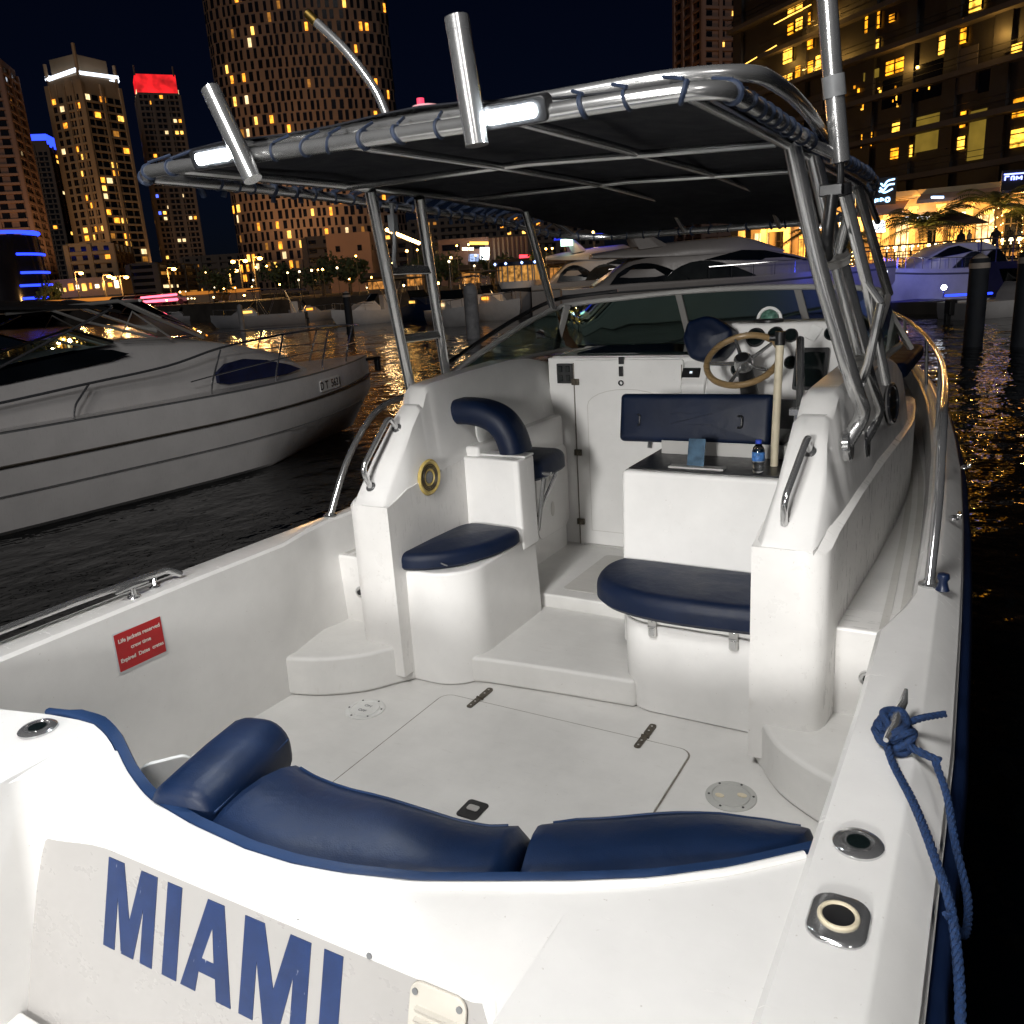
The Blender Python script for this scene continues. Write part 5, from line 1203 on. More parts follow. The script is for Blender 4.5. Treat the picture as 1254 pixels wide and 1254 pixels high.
# ------------------------------------------------------------------ terraced apartment block on the right
GA, GB = at(896, 200, 92), at(1420, 200, 52)
gu = Vector((GB.x-GA.x, GB.y-GA.y, 0)); GL = gu.length; gu.normalize(); gn = Vector((gu.y, -gu.x, 0))
if gn.dot(FH) > 0: gn = -gn
ap = thing('apartment_building', (GA.x, GA.y, GZ), 'dark terraced apartment building with glowing amber windows filling the upper right', 'building')
bpy.context.view_layer.update()
def ga(px, py, off=0):
    """point on the facade plane"""
    r = CR*(px-627) + CD*(py-627) + CF*1015
    P0 = Vector((GA.x, GA.y, 0)) + gn*off
    t = (P0 - Vector((CAMP.x, CAMP.y, 0))).dot(gn) / (r.x*gn.x + r.y*gn.y)
    return CAMP + r*t
mb = MB(); P = [GA, GA + gu*GL, GA + gu*GL - gn*18, GA - gn*18]; mb.prism([(p.x, p.y) for p in P], GZ, 46); mb.build('wall', MAT['conc_grey'], ap, smooth=0)
zf0 = ga(1068, 69).z; st = 3.25
for k in range(-4, 10):
    z = zf0 + k*st
    if z < GZ + 4 or z > 45: continue
    rr = random.Random(k+50); o1 = rr.choice([.8, 1.0, 1.3]); a = rr.uniform(0, 6)
    q0 = GA + gu*a; q1 = GA + gu*GL
    mb = MB(); mb.prism([(q0 + gn*0.0).to_tuple()[:2], (q1).to_tuple()[:2], (q1 + gn*o1).to_tuple()[:2], (q0 + gn*o1).to_tuple()[:2]], z-.22, z+.16); sl = mb.build('balcony_slab', MAT['slab'], ap, smooth=0)
    mb = MB()
    for zz in (.6, 1.0): mb.tube([q0 + gn*(o1-.1) + Vector((0, 0, z-q0.z+zz)), q1 + gn*(o1-.1) + Vector((0, 0, z-q1.z+zz))], .025, 4)
    mb.build('balcony_rail', MAT['black'], sl)
for px, w in ((905, 1.2), (985, .6), (1065, .9), (1112, 1.0), (1162, 1.2), (1222, 1.4), (1300, 1.2)):
    p = ga(px, 150); mb = MB(); pane(mb, Vector((p.x, p.y, 22)), gu, gn, w, 43, .3); mb.build('facade_pier', MAT['conc_grey'], ap, smooth=0)
def grect(x0, y0, x1, y1, mat, nm, off=.10, mull=True):
    x0, x1 = 900 + x0/3.542, 900 + x1/3.542; y0, y1 = y0/3.542, y1/3.542
    c = ga((x0+x1)/2, (y0+y1)/2, off); w = (ga(x1, (y0+y1)/2, off) - ga(x0, (y0+y1)/2, off)).length; h = abs(ga((x0+x1)/2, y0, off).z - ga((x0+x1)/2, y1, off).z)
    mb = MB(); pane(mb, c, gu, gn, w*.95, h*.9, .08); o = mb.build(nm, mat, ap, smooth=0)
    if mull:
        mb = MB(); k = max(1, round(w/1.0))
        for i in range(k+1): pane(mb, c + gu*(w*.95*(i/k-.5)), gu, gn, .10, h*.92, .14)
        pane(mb, c + Vector((0, 0, h*.22)), gu, gn, w*.95, .08, .14); pane(mb, c - Vector((0, 0, h*.30)), gu, gn, w*.95, .05, .3)
        mb.build('window_frame', MAT['black'], o, smooth=0)
    return o
GW = [emit('flat_window_amber', (1, .36, .015), 3.4, var=.85, scale=1.9), emit('flat_window_yellow', (1, .48, .05), 4.5, var=.85, scale=2.3)]
for k, r in enumerate([(230, 100, 260, 150), (265, 75, 300, 130), (305, 55, 335, 110), (210, 200, 255, 275), (310, 150, 345, 215), (180, 325, 255, 400), (262, 272, 345, 345), (350, 225, 445, 300), (388, 100, 415, 170), (425, 88, 440, 150), (565, 55, 635, 135), (598, 170, 632, 235), (655, 255, 740, 320), (885, 150, 938, 235), (975, 120, 1012, 190), (1018, -20, 1078, 50),
          (905, 490, 935, 570), (908, 610, 930, 655), (978, 480, 1010, 555), (965, 590, 1005, 650), (1205, 420, 1275, 510), (1195, 555, 1275, 640), (548, 575, 602, 640), (682, 530, 722, 600), (675, 640, 720, 690), (725, 630, 778, 685), (1290, 300, 1360, 380), (230, 20, 300, 60), (400, 10, 440, 60), (1180, 190, 1254, 230), (670, 60, 700, 95)]):
    grect(*r, GW[k % 2], 'lit_window')
MAT['olive'] = simple('olive_blind', (.30, .23, .06), .8, var=.2, scale=.8)
for r in ((785, 490, 900, 660), (1015, 462, 1130, 700), (560, 305, 625, 345)):
    grect(*r, emit('glowing_blind', (.55, .36, .05), .42, var=.4, scale=.6), 'lit_blind', mull=False)
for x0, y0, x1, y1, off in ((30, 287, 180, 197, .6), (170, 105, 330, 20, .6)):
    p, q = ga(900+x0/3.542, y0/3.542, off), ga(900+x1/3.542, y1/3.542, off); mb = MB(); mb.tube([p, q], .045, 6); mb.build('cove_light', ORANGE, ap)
for x0, y0, x1, y1 in ((760, 265, 900, 440), (640, 330, 745, 470), (280, 415, 380, 520), (1060, 270, 1150, 400), (905, 205, 1050, 420)):
    grect(x0, y0, x1, y1, MAT['slab'] if x0 in (280, 905) else MAT['tglass'], 'terrace_wall' if x0 in (280, 905) else 'dark_window', mull=False)
rr = random.Random(9)
for k in range(26):
    x, y = rr.uniform(420, 900), rr.uniform(370, 470); grect(x, y, x+rr.uniform(5, 9), y+rr.uniform(6, 22), GW[k % 2], 'lit_window', mull=False)
# ------------------------------------------------------------------ street lamps
def lamp_post(px, pyhead, d, label, arms=1, zb=GZ):
    p = at(px, pyhead, d); root = thing('street_lamp', (p.x, p.y, zb), label, 'street lamp', 'street lamps along the far road')
    h = p.z
    mb = MB(); mb.tube([(p.x, p.y, zb), (p.x, p.y, h+.2)], [.13, .08], 8); mb.build('pole', MAT['bronze'], root)
    for k in range(arms):
        s = 1 if k == 0 else -1
        q = p + RH*(.9*s)
        mb = MB(); mb.tube(fillet([(p.x, p.y, h-.1), (p.x, p.y, h+.35), (q.x, q.y, h+.30)], .3, 4), .05, 6); mb.build('arm', MAT['bronze'], root)
        mb = MB(Matrix.Translation(q + Vector((0, 0, .12)))); mb.lathe([(.02, .18), (.26, .10), (.34, .0), (.24, -.16), (.02, -.22)], 12); mb.build('lamp_head', LAMPW, root)
    return p
lamp_pts = []
for px, py, d, a, lab in ((126, 340, 122, 1, 'street lamp at the foot of the tall beige tower'), (147, 341, 124, 2, 'twin street lamp just right of the beige tower foot'), (205, 331, 120, 1, 'tall street lamp standing alone below the red crowned tower'),
                          (281, 333, 118, 1, 'street lamp left of the curved tower base'), (293, 321, 126, 2, 'taller twin street lamp before the curved tower'), (310, 318, 116, 1, 'rightmost street lamp before the curved tower'), (671, 336, 92, 2, 'bright twin street lamp on the quay right of the trawler'), (92, 336, 130, 1, 'street lamp before the low beige block')):
    lamp_pts.append(lamp_post(px, py, d, lab, a))
# cars with tail lamps on the quay road, and lit stalls
def car(px, d, z, rz, label, col):
    p = at(px, 365, d); r = thing('parked_car', (p.x, p.y, z), label, 'car', 'cars queued along the far quay')
    M = Matrix.Translation((p.x, p.y, z)) @ Matrix.Rotation(rz, 4, 'Z')
    mb = MB(M); mb.loft([[(x, -2.1, .35), (x, -2.1, .85), (x*.97, -1.5, .95), (x*.8, -1.0, 1.4), (x*.8, .5, 1.42), (x*.95, 1.2, .95), (x, 2.1, .8), (x, 2.1, .35)] for x in (-.88, .88)]); mb.build('body', col, r, bevel=.05)
    mb = MB(M); mb.loft([[(x, -1.42, .98), (x*.9, -.98, 1.34), (x*.9, .45, 1.36), (x*.98, 1.1, .98)] for x in (-.9*.93, .9*.93)]); mb.build('windows', MAT['window'], r)
    for x in (-.7, .7):
        for y in (-1.3, 1.3):
            mb = MB(M @ Matrix.Translation((x*1.18, y, .33)) @ Matrix.Rotation(PI/2, 4, 'Y')); mb.lathe([(.02, -.1), (.33, -.1), (.33, .1), (.02, .1)], 14); mb.build('wheel', MAT['black'], r)
        mb = MB(M); mb.box((x*.9, -2.11, .68), (.42, .05, .16)); mb.build('tail_lamp', REDN, r)
        mb = MB(M); mb.box((x*.9, 2.11, .62), (.40, .05, .14)); mb.build('headlamp', WARMW, r)
paint = [simple('car_paint_dark', (.03, .03, .035), .3), simple('car_paint_silver', (.3, .3, .3), .3), simple('car_paint_red', (.2, .01, .01), .3)]
hd = math.atan2(-RH.x, RH.y)
for k, (px, nm) in enumerate(((150, 'dark car with red tail lamps at the left end of the quay queue'), (166, 'silver car second in the quay queue below the lamps'), (181, 'red car in the middle of the quay queue'), (196, 'dark car fourth in the quay queue'), (211, 'silver car at the right end of the quay queue'))):
    p = at(px, 365, 108); car(px, 108 - k*.6, GZ+.006, hd, nm, paint[k % 3])
q0, q1 = at(140, 372.5, 106), at(217, 366.5, 101)
mb = MB(); mb.tube([q0, q1], .16, 6); mb.tube([q0 + (q1-q0)*.45 + Vector((0, 0, .5)), q1 + Vector((0, 0, .55))], .13, 6); nsn = mb.build('quay_trail_glow', emit('pink_trail_glow', (1, .10, .16), 4.5), smooth=0); tag(nsn, 'pink and red glowing strips for car light trails along the far quay below the road', 'light trail')  # light trails of passing cars, added as glowing tubes
q0, q1 = at(134, 371.5, 105.5), at(172, 368.8, 103.5)
mb = MB(); mb.tube([q0, q1], .2, 6); tag(mb.build('quay_trail_white', WARMW, smooth=0), 'white glowing strip on the quay left of the pink light trails', 'light strip')  # white light trail, added as a glowing tube
p = at(96, 356, 146); kt = thing('lit_kiosk', (p.x, p.y, p.z), 'low kiosk row with bright lit fronts under the beige block', 'kiosk'); bpy.context.view_layer.update()
M = Matrix((RH, FH, Vector((0, 0, 1)))).transposed().to_4x4(); M.translation = p
mb = MB(M); mb.box((0, 2, .5), (15, 4, 3.0)); mb.build('wall', MAT['conc_beige'], kt, smooth=0)
rk = random.Random(4)
for k in range(13):
    mb = MB(M); mb.box((-6.6 + k*1.1, -.05, .2+rk.uniform(0, .5)), (rk.uniform(.3, .9), .1, rk.uniform(.4, 1.3))); mb.build('lit_shopfront', [WARMW, EW[1], EW[0]][k % 3], kt, smooth=0)
# ------------------------------------------------------------------ trees and palms
LEAF = simple('dark_foliage', (.045, .065, .022), .7, var=.4, scale=3)
BARK = simple('tree_bark', (.10, .07, .045), .9, var=.3, scale=4)
def tree(px, py_top, d, rad, label, seed):
    rnd = random.Random(seed); t = at(px, py_top, d); root = thing('quay_tree', (t.x, t.y, GZ), label, 'tree', 'dark trees along the far quay')
    o = Vector((t.x, t.y, GZ)); H = max(2.5, t.z - GZ)
    mb = MB(Matrix.Translation(o)); mb.tube([(0, 0, 0), (.1, 0, H*.35), (-.05, .1, H*.7)], [.22, .16, .08], 7)
    for k in range(5):
        a = k*1.3; mb.tube([(.05, 0, H*(.3+.06*k)), (math.cos(a)*rad*.5, math.sin(a)*rad*.5, H*(.5+.07*k))], [.09, .03], 5)
    mb.build('trunk', BARK, root)
    mb = MB(Matrix.Translation(o)); cl = [(rnd.gauss(0, rad*.42), rnd.gauss(0, rad*.42), H*rnd.uniform(.45, .92), rad*rnd.uniform(.25, .5)) for _ in range(11)]
    for k in range(700):
        cx, cy, cz, cr = rnd.choice(cl); v = Vector((rnd.gauss(0, 1), rnd.gauss(0, 1), rnd.gauss(0, 1))).normalized() * cr * rnd.uniform(.4, 1.05)
        c = Vector((cx, cy, cz)) + v; a = Vector((rnd.gauss(0, 1), rnd.gauss(0, 1), rnd.gauss(0, 1))).normalized(); b = a.orthogonal().normalized(); s = rnd.uniform(.14, .32)
        mb.add([c - a*s, c + b*s*.5, c + a*s, c - b*s*.5], [(0, 1, 2, 3)])
    mb.build('crown', LEAF, root, smooth=0)
for k, (px, py, d, r, lab) in enumerate(((258, 330, 110, 2.6, 'dark leafy tree right of the lone street lamp'), (345, 322, 100, 3.0, 'dark tree below the curved tower left of the canopy ladder'), (392, 318, 96, 2.6, 'tree just left of the ladder of the canopy'), (425, 322, 92, 2.4, 'tree seen behind the upper ladder rung'), (520, 312, 96, 2.7, 'tree seen right of the ladder before the pale screen block'), (548, 322, 92, 2.2, 'small tree below the pale screen block'), (602, 326, 88, 1.9, 'small dark round tree beside the trawler'), (655, 318, 95, 2.2, 'tree behind the red neon sign'), (700, 315, 92, 2.3, 'tree behind the forward brace of the canopy'), (60, 347, 124, 2.0, 'low tree beside the blue banded building'))):
    tree(px, py, d, r, lab, 60+k)
PALM = simple('palm_frond', (.06, .075, .02), .6, var=.35, scale=3)
PTRUNK = simple('palm_trunk', (.22, .15, .08), .9, var=.35, scale=6)
FAIRY = emit('fairy_light', (1, .62, .18), 16)
def palm(px, pyc, d, R, label, seed, lit, dens=24):
    rnd = random.Random(seed); c = at(px, pyc, d); root = thing('palm_tree', (c.x, c.y, GZ), label, 'palm tree', 'palm trees on the restaurant terrace')
    H = c.z - GZ; o = Vector((c.x, c.y, GZ)); path = [o + Vector((.15*math.sin(t*3), 0, H*t)) for t in (0, .2, .4, .6, .8, 1)]
    mb = MB(); mb.tube(spline(path, 5), [.20 + .025*(i % 2) for i in range(26)], 9); mb.build('trunk', PTRUNK, root)
    for k in range(dens):
        a = k*2.39996 + rnd.uniform(-.2, .2); el = rnd.uniform(-.1, 1.35); L = R*rnd.uniform(.85, 1.2)
        dirv = Vector((math.cos(a), math.sin(a), 0)); mid = []
        for i in range(9):
            t = i/8; mid.append(path[-1] + dirv*(L*t*math.cos(el*.6)) + Vector((0, 0, L*(math.sin(el)*t - (.40+.30*math.sin(el))*t*t))))
        mb = MB(); mb.tube(mid, [.03*(1-.8*i/8) for i in range(9)], 4)
        side = dirv.cross(Vector((0, 0, 1)))
        for i in range(1, 9):
            for s in (-1, 1):
                for j in (0, .33, .66):
                    p = mid[i-1].lerp(mid[i], j); tt = (i-1+j)/8
                    ll = R*.30*math.sin(PI*min(1, .12+tt*.85)); tan = (mid[i]-mid[i-1]).normalized()
                    q = p + side*s*ll*.8 + tan*ll*.7 - Vector((0, 0, ll*rnd.uniform(.1, .4)))
                    wv = tan*.05; mb.add([p-wv, p+wv, q], [(0, 1, 2)])
        mb.build('frond', PALM, root, smooth=0)
    if lit:
        for k in range(34):
            t = k/34*.98; a = k*1.1; p = o + Vector((.15*math.sin(t*3) + .235*math.cos(a), .235*math.sin(a), H*t))
            mb = MB(Matrix.Translation(p)); mb.lathe([(.001, -.035), (.035, 0), (.001, .035)], 6); mb.build('fairy_light', FAIRY, root)
    return o, H
pl = []
pl.append(palm(1128, 277, 47, 2.9, 'dark palm tree with drooping crown in the middle of the lit restaurant front', 1, False))
pl.append(palm(1221, 252, 50, 2.9, 'palm tree with its trunk wrapped in warm fairy lights near the right edge', 2, True))
pl.append(palm(1256, 262, 53, 2.2, 'palm tree half cut off by the right edge of the photo', 3, True, 18))
pl.append(palm(988, 284, 58, 2.0, 'palm tree seen left of the chrome canopy legs', 4, False, 18))
pl.append(palm(1046, 296, 56, 1.9, 'small palm tree seen right of the outrigger arm', 5, True, 18))

# ------------------------------------------------------------------ waterfront restaurant
def rp_(px, d): p = at(px, 325, d); return Vector((p.x, p.y, GZ))
ra, rb = rp_(905, 66), rp_(1330, 54)
ru = (rb-ra); RL = ru.length; ru.normalize(); rn = Vector((ru.y, -ru.x, 0))
if rn.dot(FH) > 0: rn = -rn
re_ = thing('waterfront_restaurant', tuple(ra), 'waterfront restaurant with awnings and golden lit columns along the right quay', 'restaurant')
bpy.context.view_layer.update()
RMx = Matrix((ru, -rn, Vector((0, 0, 1)))).transposed().to_4x4(); RMx.translation = ra
MAT['stucco'] = simple('cream_stucco', (.42, .33, .20), .8, var=.15, scale=.8)
MAT['awning'] = simple('pink_awning_cloth', (.40, .27, .22), .8, var=.12, scale=1.2)
HB = 4.3
mb = MB(RMx); mb.box((RL/2, 5, HB/2), (RL, 4, HB)); mb.build('wall', MAT['stucco'], re_, smooth=0)
mb = MB(RMx); mb.box((RL/2, 3.6, HB+.2), (RL, 7.6, .35)); mb.build('roof_slab', MAT['stucco'], re_, smooth=0)
NB = 13
INT = [emit('interior_gold', (1, .42, .06), 4.2, var=.9, scale=1.6), emit('interior_white', (1, .62, .26), 4.0, var=.9, scale=2.0), MAT['window']]
for k in range(NB):
    x = RL*(k+.5)/NB; w = RL/NB
    mb = MB(RMx); mb.box((x, 2.96, 1.55), (w*.66, .06, 2.5)); o = mb.build('bay_window', INT[(k*7 + 1) % 3], re_, smooth=0)
    mb = MB(RMx)
    for s in (-.33, -.11, .11, .33): mb.box((x+s*w, 2.92, 1.55), (.07, .08, 2.5))
    mb.box((x, 2.92, 2.1), (w*.66, .08, .07)); mb.build('bay_frame', MAT['bronze'], o, smooth=0)
for k in range(NB+1):
    x = RL*k/NB; mb = MB(RMx); mb.box((x, .6, 1.75), (.42, .42, 3.5)); mb.box((x, .6, .15), (.56, .56, .3)); mb.box((x, .6, 3.55), (.60, .60, .2)); mb.build('column', MAT['stucco'], re_, smooth=0)
for k, (x0, x1, z, dd) in enumerate(((.02, .30, 3.5, 1.8), (.34, .52, 3.4, 1.6), (.56, .78, 3.9, 2.2), (.79, .99, 4.1, 2.2))):
    mb = MB(RMx); mb.loft([[(RL*t, 1.2, z+.75), (RL*t, -dd, z), (RL*t, -dd, z-.22), (RL*t, -dd+.04, z-.22), (RL*t, -dd+.04, z-.03), (RL*t, 1.2, z+.70)] for t in (x0, x1)]); aw = mb.build('awning', MAT['awning'], re_, smooth=0)
    mb = MB(RMx); mb.tube([(RL*x0, -dd+.12, z-.10), (RL*x1, -dd+.12, z-.10)], .06, 6); mb.build('awning_light', WARMW, aw)
for k in range(8):
    x = RL*(.10+.11*k); mb = MB(RMx); mb.box((x, 2.4, 2.95), (RL*.07, .15, .28)); mb.build('glowing_panel', [ORANGE, WHITEP, WARMW][k % 3], re_, smooth=0)
# glowing signs: strokes of blue-white neon on the blank wall left of the terrace flats
def neon(strokes, px, py, d, label, mat, size):
    c = at(px, py, d); r = thing('neon_sign', tuple(c), label, 'neon sign'); bpy.context.view_layer.update()
    mb = MB(); mb.M = Matrix((RH, Vector((0, 0, 1)), -FH)).transposed().to_4x4(); mb.M.translation = c + FH*.12
    mb.box((0, 0, 0), (size*2.0, size*1.7, .06)); mb.build('backing_board', MAT['black'], r, smooth=0)
    for st_ in strokes:
        mb = MB(); mb.tube(spline([c + RH*(x*size) + Vector((0, 0, y*size)) for x, y in st_], 5), size*.055, 6); mb.build('neon_tube', mat, r)
BLUEN = emit('ice_blue_neon', (.35, .62, 1), 4)
neon([[(-.7, .6), (-.85, .35), (-.6, .2), (-.45, .45), (-.65, .62)], [(-.5, .2), (-.1, .45), (.1, .3), (.35, .6), (.8, .7)], [(-.6, .02), (-.2, .22), (.1, .05), (.4, .35), (.8, .4)], [(-.5, -.15), (-.1, 0), (.2, -.1), (.7, .1)], [(-.6, -.45), (-.6, -.65), (-.4, -.65), (-.4, -.45)], [(-.25, -.45), (-.25, -.65)], [(-.05, -.65), (-.05, -.45), (.15, -.55), (-.05, -.56)], [(.3, -.45), (.3, -.65), (.5, -.65), (.5, -.45), (.3, -.45)]], 1080, 234, 58, 'ice blue script neon sign above the restaurant left of the dark palm', BLUEN, 1.0)
s = panel(1068, 226, 1090, 229.5, 58.5, BLUEN, 'blue_light_strip'); tag(s, 'short blue light strip above the script neon sign', 'light strip')
neon([[(-.8, .1), (-.8, .4)], [(-.8, .4), (-.5, .4)], [(-.3, .1), (-.3, .35), (-.1, .35), (-.1, .1)], [(.1, .1), (.1, .35), (.3, .2), (.5, .35), (.5, .1)], [(-.9, .55), (.9, .58)]], 1243, 222, 52, 'small violet blue neon sign at the right edge of the photo', emit('violet_neon', (.25, .3, 1), 4.5), .75)
s = panel(1071, 270, 1084, 284, 55, WHITEP, 'lit_poster'); tag(s, 'brilliant white lit board on the restaurant front beside the canopy strut', 'sign')
s = panel(1143, 240, 1156, 242.5, 56, BLUEN, 'blue_light_strip'); tag(s, 'tiny pale blue light strip above the dark palm', 'light strip')
# terrace parasols, railing, table lamps, guests
for k, (px, d, lab) in enumerate(((1160, 48, 'brown terrace parasol right of the dark palm'),)):
    p = rp_(px, d); r = thing('terrace_parasol', tuple(p), lab, 'parasol', 'parasols on the restaurant terrace'); M = Matrix.Translation(p)
    mb = MB(M); mb.lathe([(1.9, 1.95), (1.2, 2.3), (.5, 2.6), (.04, 2.75), (.02, 2.7), (.5, 2.52), (1.2, 2.25), (1.88, 1.93)], 8); mb.build('canopy', simple('parasol_cloth_%d' % k, (.14, .09, .065), .9), r, smooth=0)
    mb = MB(M); mb.tube([(0, 0, 0), (0, 0, 2.7)], .035, 8); mb.lathe([(.35, 0), (.3, .1), (.05, .14)], 12); mb.build('pole', MAT['bronze'], r)
tl0 = None
for k in range(18):
    px = 1085 + k*10; p = rp_(px, 46.5 + (k % 3)*.9); p.z += .0
    r = thing('terrace_table', tuple(p), 'small round terrace table with a glowing lamp on it', 'table', 'lamp lit tables on the restaurant terrace'); M = Matrix.Translation(p)
    mb = MB(M); mb.lathe([(.25, 0), (.22, .03), (.03, .05), (.03, .70), (.40, .72), (.40, .76), (.01, .76)], 12); mb.build('table_base', MAT['bronze'], r)
    mb = MB(M @ Matrix.Translation((0, 0, .76))); mb.lathe([(.05, 0), (.02, .05), (.02, .16), (.12, .17), (.07, .33), (.01, .33)], 10); mb.build('table_lamp', LAMPW2 if k % 3 else WARMW, r)
e0, e1 = onwater(1060, 367), onwater(1420, 371)
mb = MB(); a_ = Vector((e0.x, e0.y, GZ)) + FH*.6; b_ = Vector((e1.x, e1.y, GZ)) + FH*.6
mb.tube([a_ + Vector((0, 0, 1.05)), b_ + Vector((0, 0, 1.05))], .04, 6); mb.tube([a_ + Vector((0, 0, .55)), b_ + Vector((0, 0, .55))], .025, 6)
for k in range(19): q = a_.lerp(b_, k/18); mb.tube([q, q + Vector((0, 0, 1.05))], .03, 6)
tag(mb.build('terrace_railing', MAT['bronze']), 'thin metal railing along the edge of the restaurant terrace', 'railing')
def person(px, d, label, col, turn=0, h=1.72):
    p = rp_(px, d); root = thing('person', tuple(p), label, 'person', None, turn)
    me = bpy.data.meshes.new('body'); k = h/1.75
    J = [(0, 0, .95), (0, 0, 1.2), (0, .01, 1.42), (0, .01, 1.54), (0, .02, 1.70), (.10, 0, .90), (.11, .03, .50), (.11, .0, .08), (.12, .12, .03), (-.10, 0, .90), (-.12, -.04, .50), (-.11, -.06, .08), (-.11, .06, .03), (.19, 0, 1.40), (.24, -.02, 1.12), (.22, .08, .88), (-.19, 0, 1.40), (-.24, .02, 1.12), (-.20, .12, .90)]
    E_ = [(0, 1), (1, 2), (2, 3), (3, 4), (0, 5), (5, 6), (6, 7), (7, 8), (0, 9), (9, 10), (10, 11), (11, 12), (2, 13), (13, 14), (14, 15), (2, 16), (16, 17), (17, 18)]
    Rr_ = [.14, .13, .14, .055, .10, .09, .065, .045, .04, .09, .065, .045, .04, .06, .045, .035, .06, .045, .035]
    me.from_pydata([(x*k, y*k, z*k) for x, y, z in J], E_, []); me.materials.append(col); o = bpy.data.objects.new('body', me); COL.objects.link(o)
    sk = o.modifiers.new('skin', 'SKIN'); sv = me.skin_vertices[0].data
    for i, r in enumerate(Rr_): sv[i].radius = (r*k, r*k)
    sv[0].use_root = True; q = o.modifiers.new('sub', 'SUBSURF'); q.levels = q.render_levels = 1
    o.parent = root
DK = simple('dark_clothing', (.02, .018, .02), .8); LC = simple('pale_clothing', (.30, .25, .20), .8)
for k, (px, d, lab, c) in enumerate(((1216, 46, 'person in dark clothes standing before the fairy lit palm', DK), (1184, 47, 'person in pale clothes standing left of the fairy lit palm', LC), (1232, 47.5, 'person in dark clothes walking right of the fairy lit palm', DK), (1174, 46.5, 'person in dark clothes by the terrace railing above the pile', DK))):
    person(px, d, lab, c, k*1.3)

# ------------------------------------------------------------------ moored boats
def boat_matrix(px, py, rz): 
    p = onwater(px, py); return p, Matrix.Translation(p) @ Matrix.Rotation(rz, 4, 'Z')
HR = -math.atan2(RH.x, RH.y)        # heading with the bow to the right of the picture
def moored(label, px, py, L, B, rz, free, hullm, style='open', top=None, name='moored_boat', cat='boat', lit=0):
    p, M = boat_matrix(px, py, rz); r = thing(name, tuple(p), label, cat, 'boats moored across the basin'); M = M @ Matrix.Translation((0, L/2, 0))
    secs = hull_secs(L, B, lambda t: free*(1 + .35*math.exp(-t*3)), -.4, n=12)
    mb = MB(M); mb.loft(secs, False, False); mb.f.append(tuple(i + len(secs[0])*12 for i in range(len(secs[0])))); mb.build('hull', hullm, r, smooth=40)
    rows = [[(q[0][0]*k, q[0][1], q[0][2]-.06) for k in (-1, 0, 1)] for q in secs]; mb = MB(M); mb.loft(rows, False, False); mb.build('deck', hullm, r)
    w = B/2
    mb = MB(M); cab = [(-L*.22, w*.42, free*1.2), (-L*.30, w*.62, free*1.2+.35), (-L*.44, w*.70, free*1.2+.50), (-L*.5, w*.70, free*1.2+.1)]
    mb.loft([[(a, y, free*.9), (a*.9, y, z), (-a*.9, y, z), (-a, y, free*.9)] for y, a, z in cab]); mb.build('cuddy', hullm, r, smooth=40)
    mb = MB(M); mb.loft([[(x*w*.66, -L*.40 + .18*abs(x)*-1, free*1.2+.45), (x*w*.60, -L*.47 - .15*abs(x), free*1.2+.95)] for x in (-1, -.5, 0, .5, 1)], False, False); mb.build('windscreen', MAT['window'], r)
    if style in ('bimini', 'console'):
        z = free + 1.9; mb = MB(M); mb.loft([[(x, y, z + .12*(1-(x/w)**2) - .06*abs((y+L*.6)/(L*.18))**2) for x in (-w*.85, -w*.4, 0, w*.4, w*.85)] + [(x, y, z - .04 + .12*(1-(x/w)**2) - .06*abs((y+L*.6)/(L*.18))**2) for x in (w*.85, w*.4, 0, -w*.4, -w*.85)] for y in (-L*.42, -L*.5, -L*.6, -L*.7, -L*.78)]); mb.build('bimini', top or MAT['tarp'], r, smooth=60)
        for s in (-1, 1):
            for y in (-L*.46, -L*.74): mb = MB(M); mb.tube([(s*w*.9, -L*.6, free*.9), (s*w*.84, y, z)], .02, 6); mb.build('bimini_leg', MAT['steel'], r)
    if style == 'console':
        mb = MB(M); mb.box((0, -L*.62, free+.5), (.7, .6, 1.0)); mb.build('console', MAT['hullwhite'], r, bevel=.05)
    if lit:
        for s in (-1, 1):
            mb = MB(M); mb.box((s*w*.66, -L*.40, free*1.2+.20), (.05, L*.10, .16)); mb.build('cabin_window', EW[lit % 3], r, smooth=0)
        mb = MB(M); mb.tube([(0, -L*.5, free), (0, -L*.5, free+2.6)], .025, 5); mb.build('mast', MAT['steel'], r)
        mb = MB(M @ Matrix.Translation((0, -L*.5, free+2.65))); mb.lathe([(.07*math.sin(a*PI/8)+.0005, -.07*math.cos(a*PI/8)) for a in range(9)], 10); mb.build('masthead_light', WARMW, r)
    mb = MB(M); mb.box((0, -L*1.01, free*.75), (.34, .30, .55)); mb.box((0, -L*1.01-.1, free*.75-.55), (.16, .2, .7)); mb.build('outboard', MAT['black'], r, bevel=.05)
    mb = MB(M); q = [(a[0][0]*.92, a[0][1], a[0][2]+.42) for a in secs[1:7]]
    for s in (-1, 1):
        mb.tube(spline([(x*s, y, z) for x, y, z in q], 3), .016, 5)
        for x, y, z in q[::2]: mb.tube([(x*s, y, z-.45), (x*s, y, z)], .012, 5)
    mb.build('bow_rail', MAT['chrome'], r)
    return M, r
moored('grey open boat with a raised canvas top moored across the basin on the left', 318, 399, 7.0, 2.4, HR + PI + .2, .75, MAT['hullgrey'], 'bimini', MAT['bluetarp'], lit=1)
moored('low dark tender moored at the far left under the red quay lights', 228, 393, 6.0, 2.2, HR + PI, .5, MAT['hullgrey'], 'open')
moored('grey console boat partly hidden behind the ladder legs', 462, 395, 6.5, 2.3, HR + PI + .6, .8, MAT['hullwhite'], 'console')
moored('small white boat with its bow towards us right of the ladder', 556, 398, 5.5, 2.2, HR - 1.25, .8, MAT['hullwhite'], 'open', lit=2)
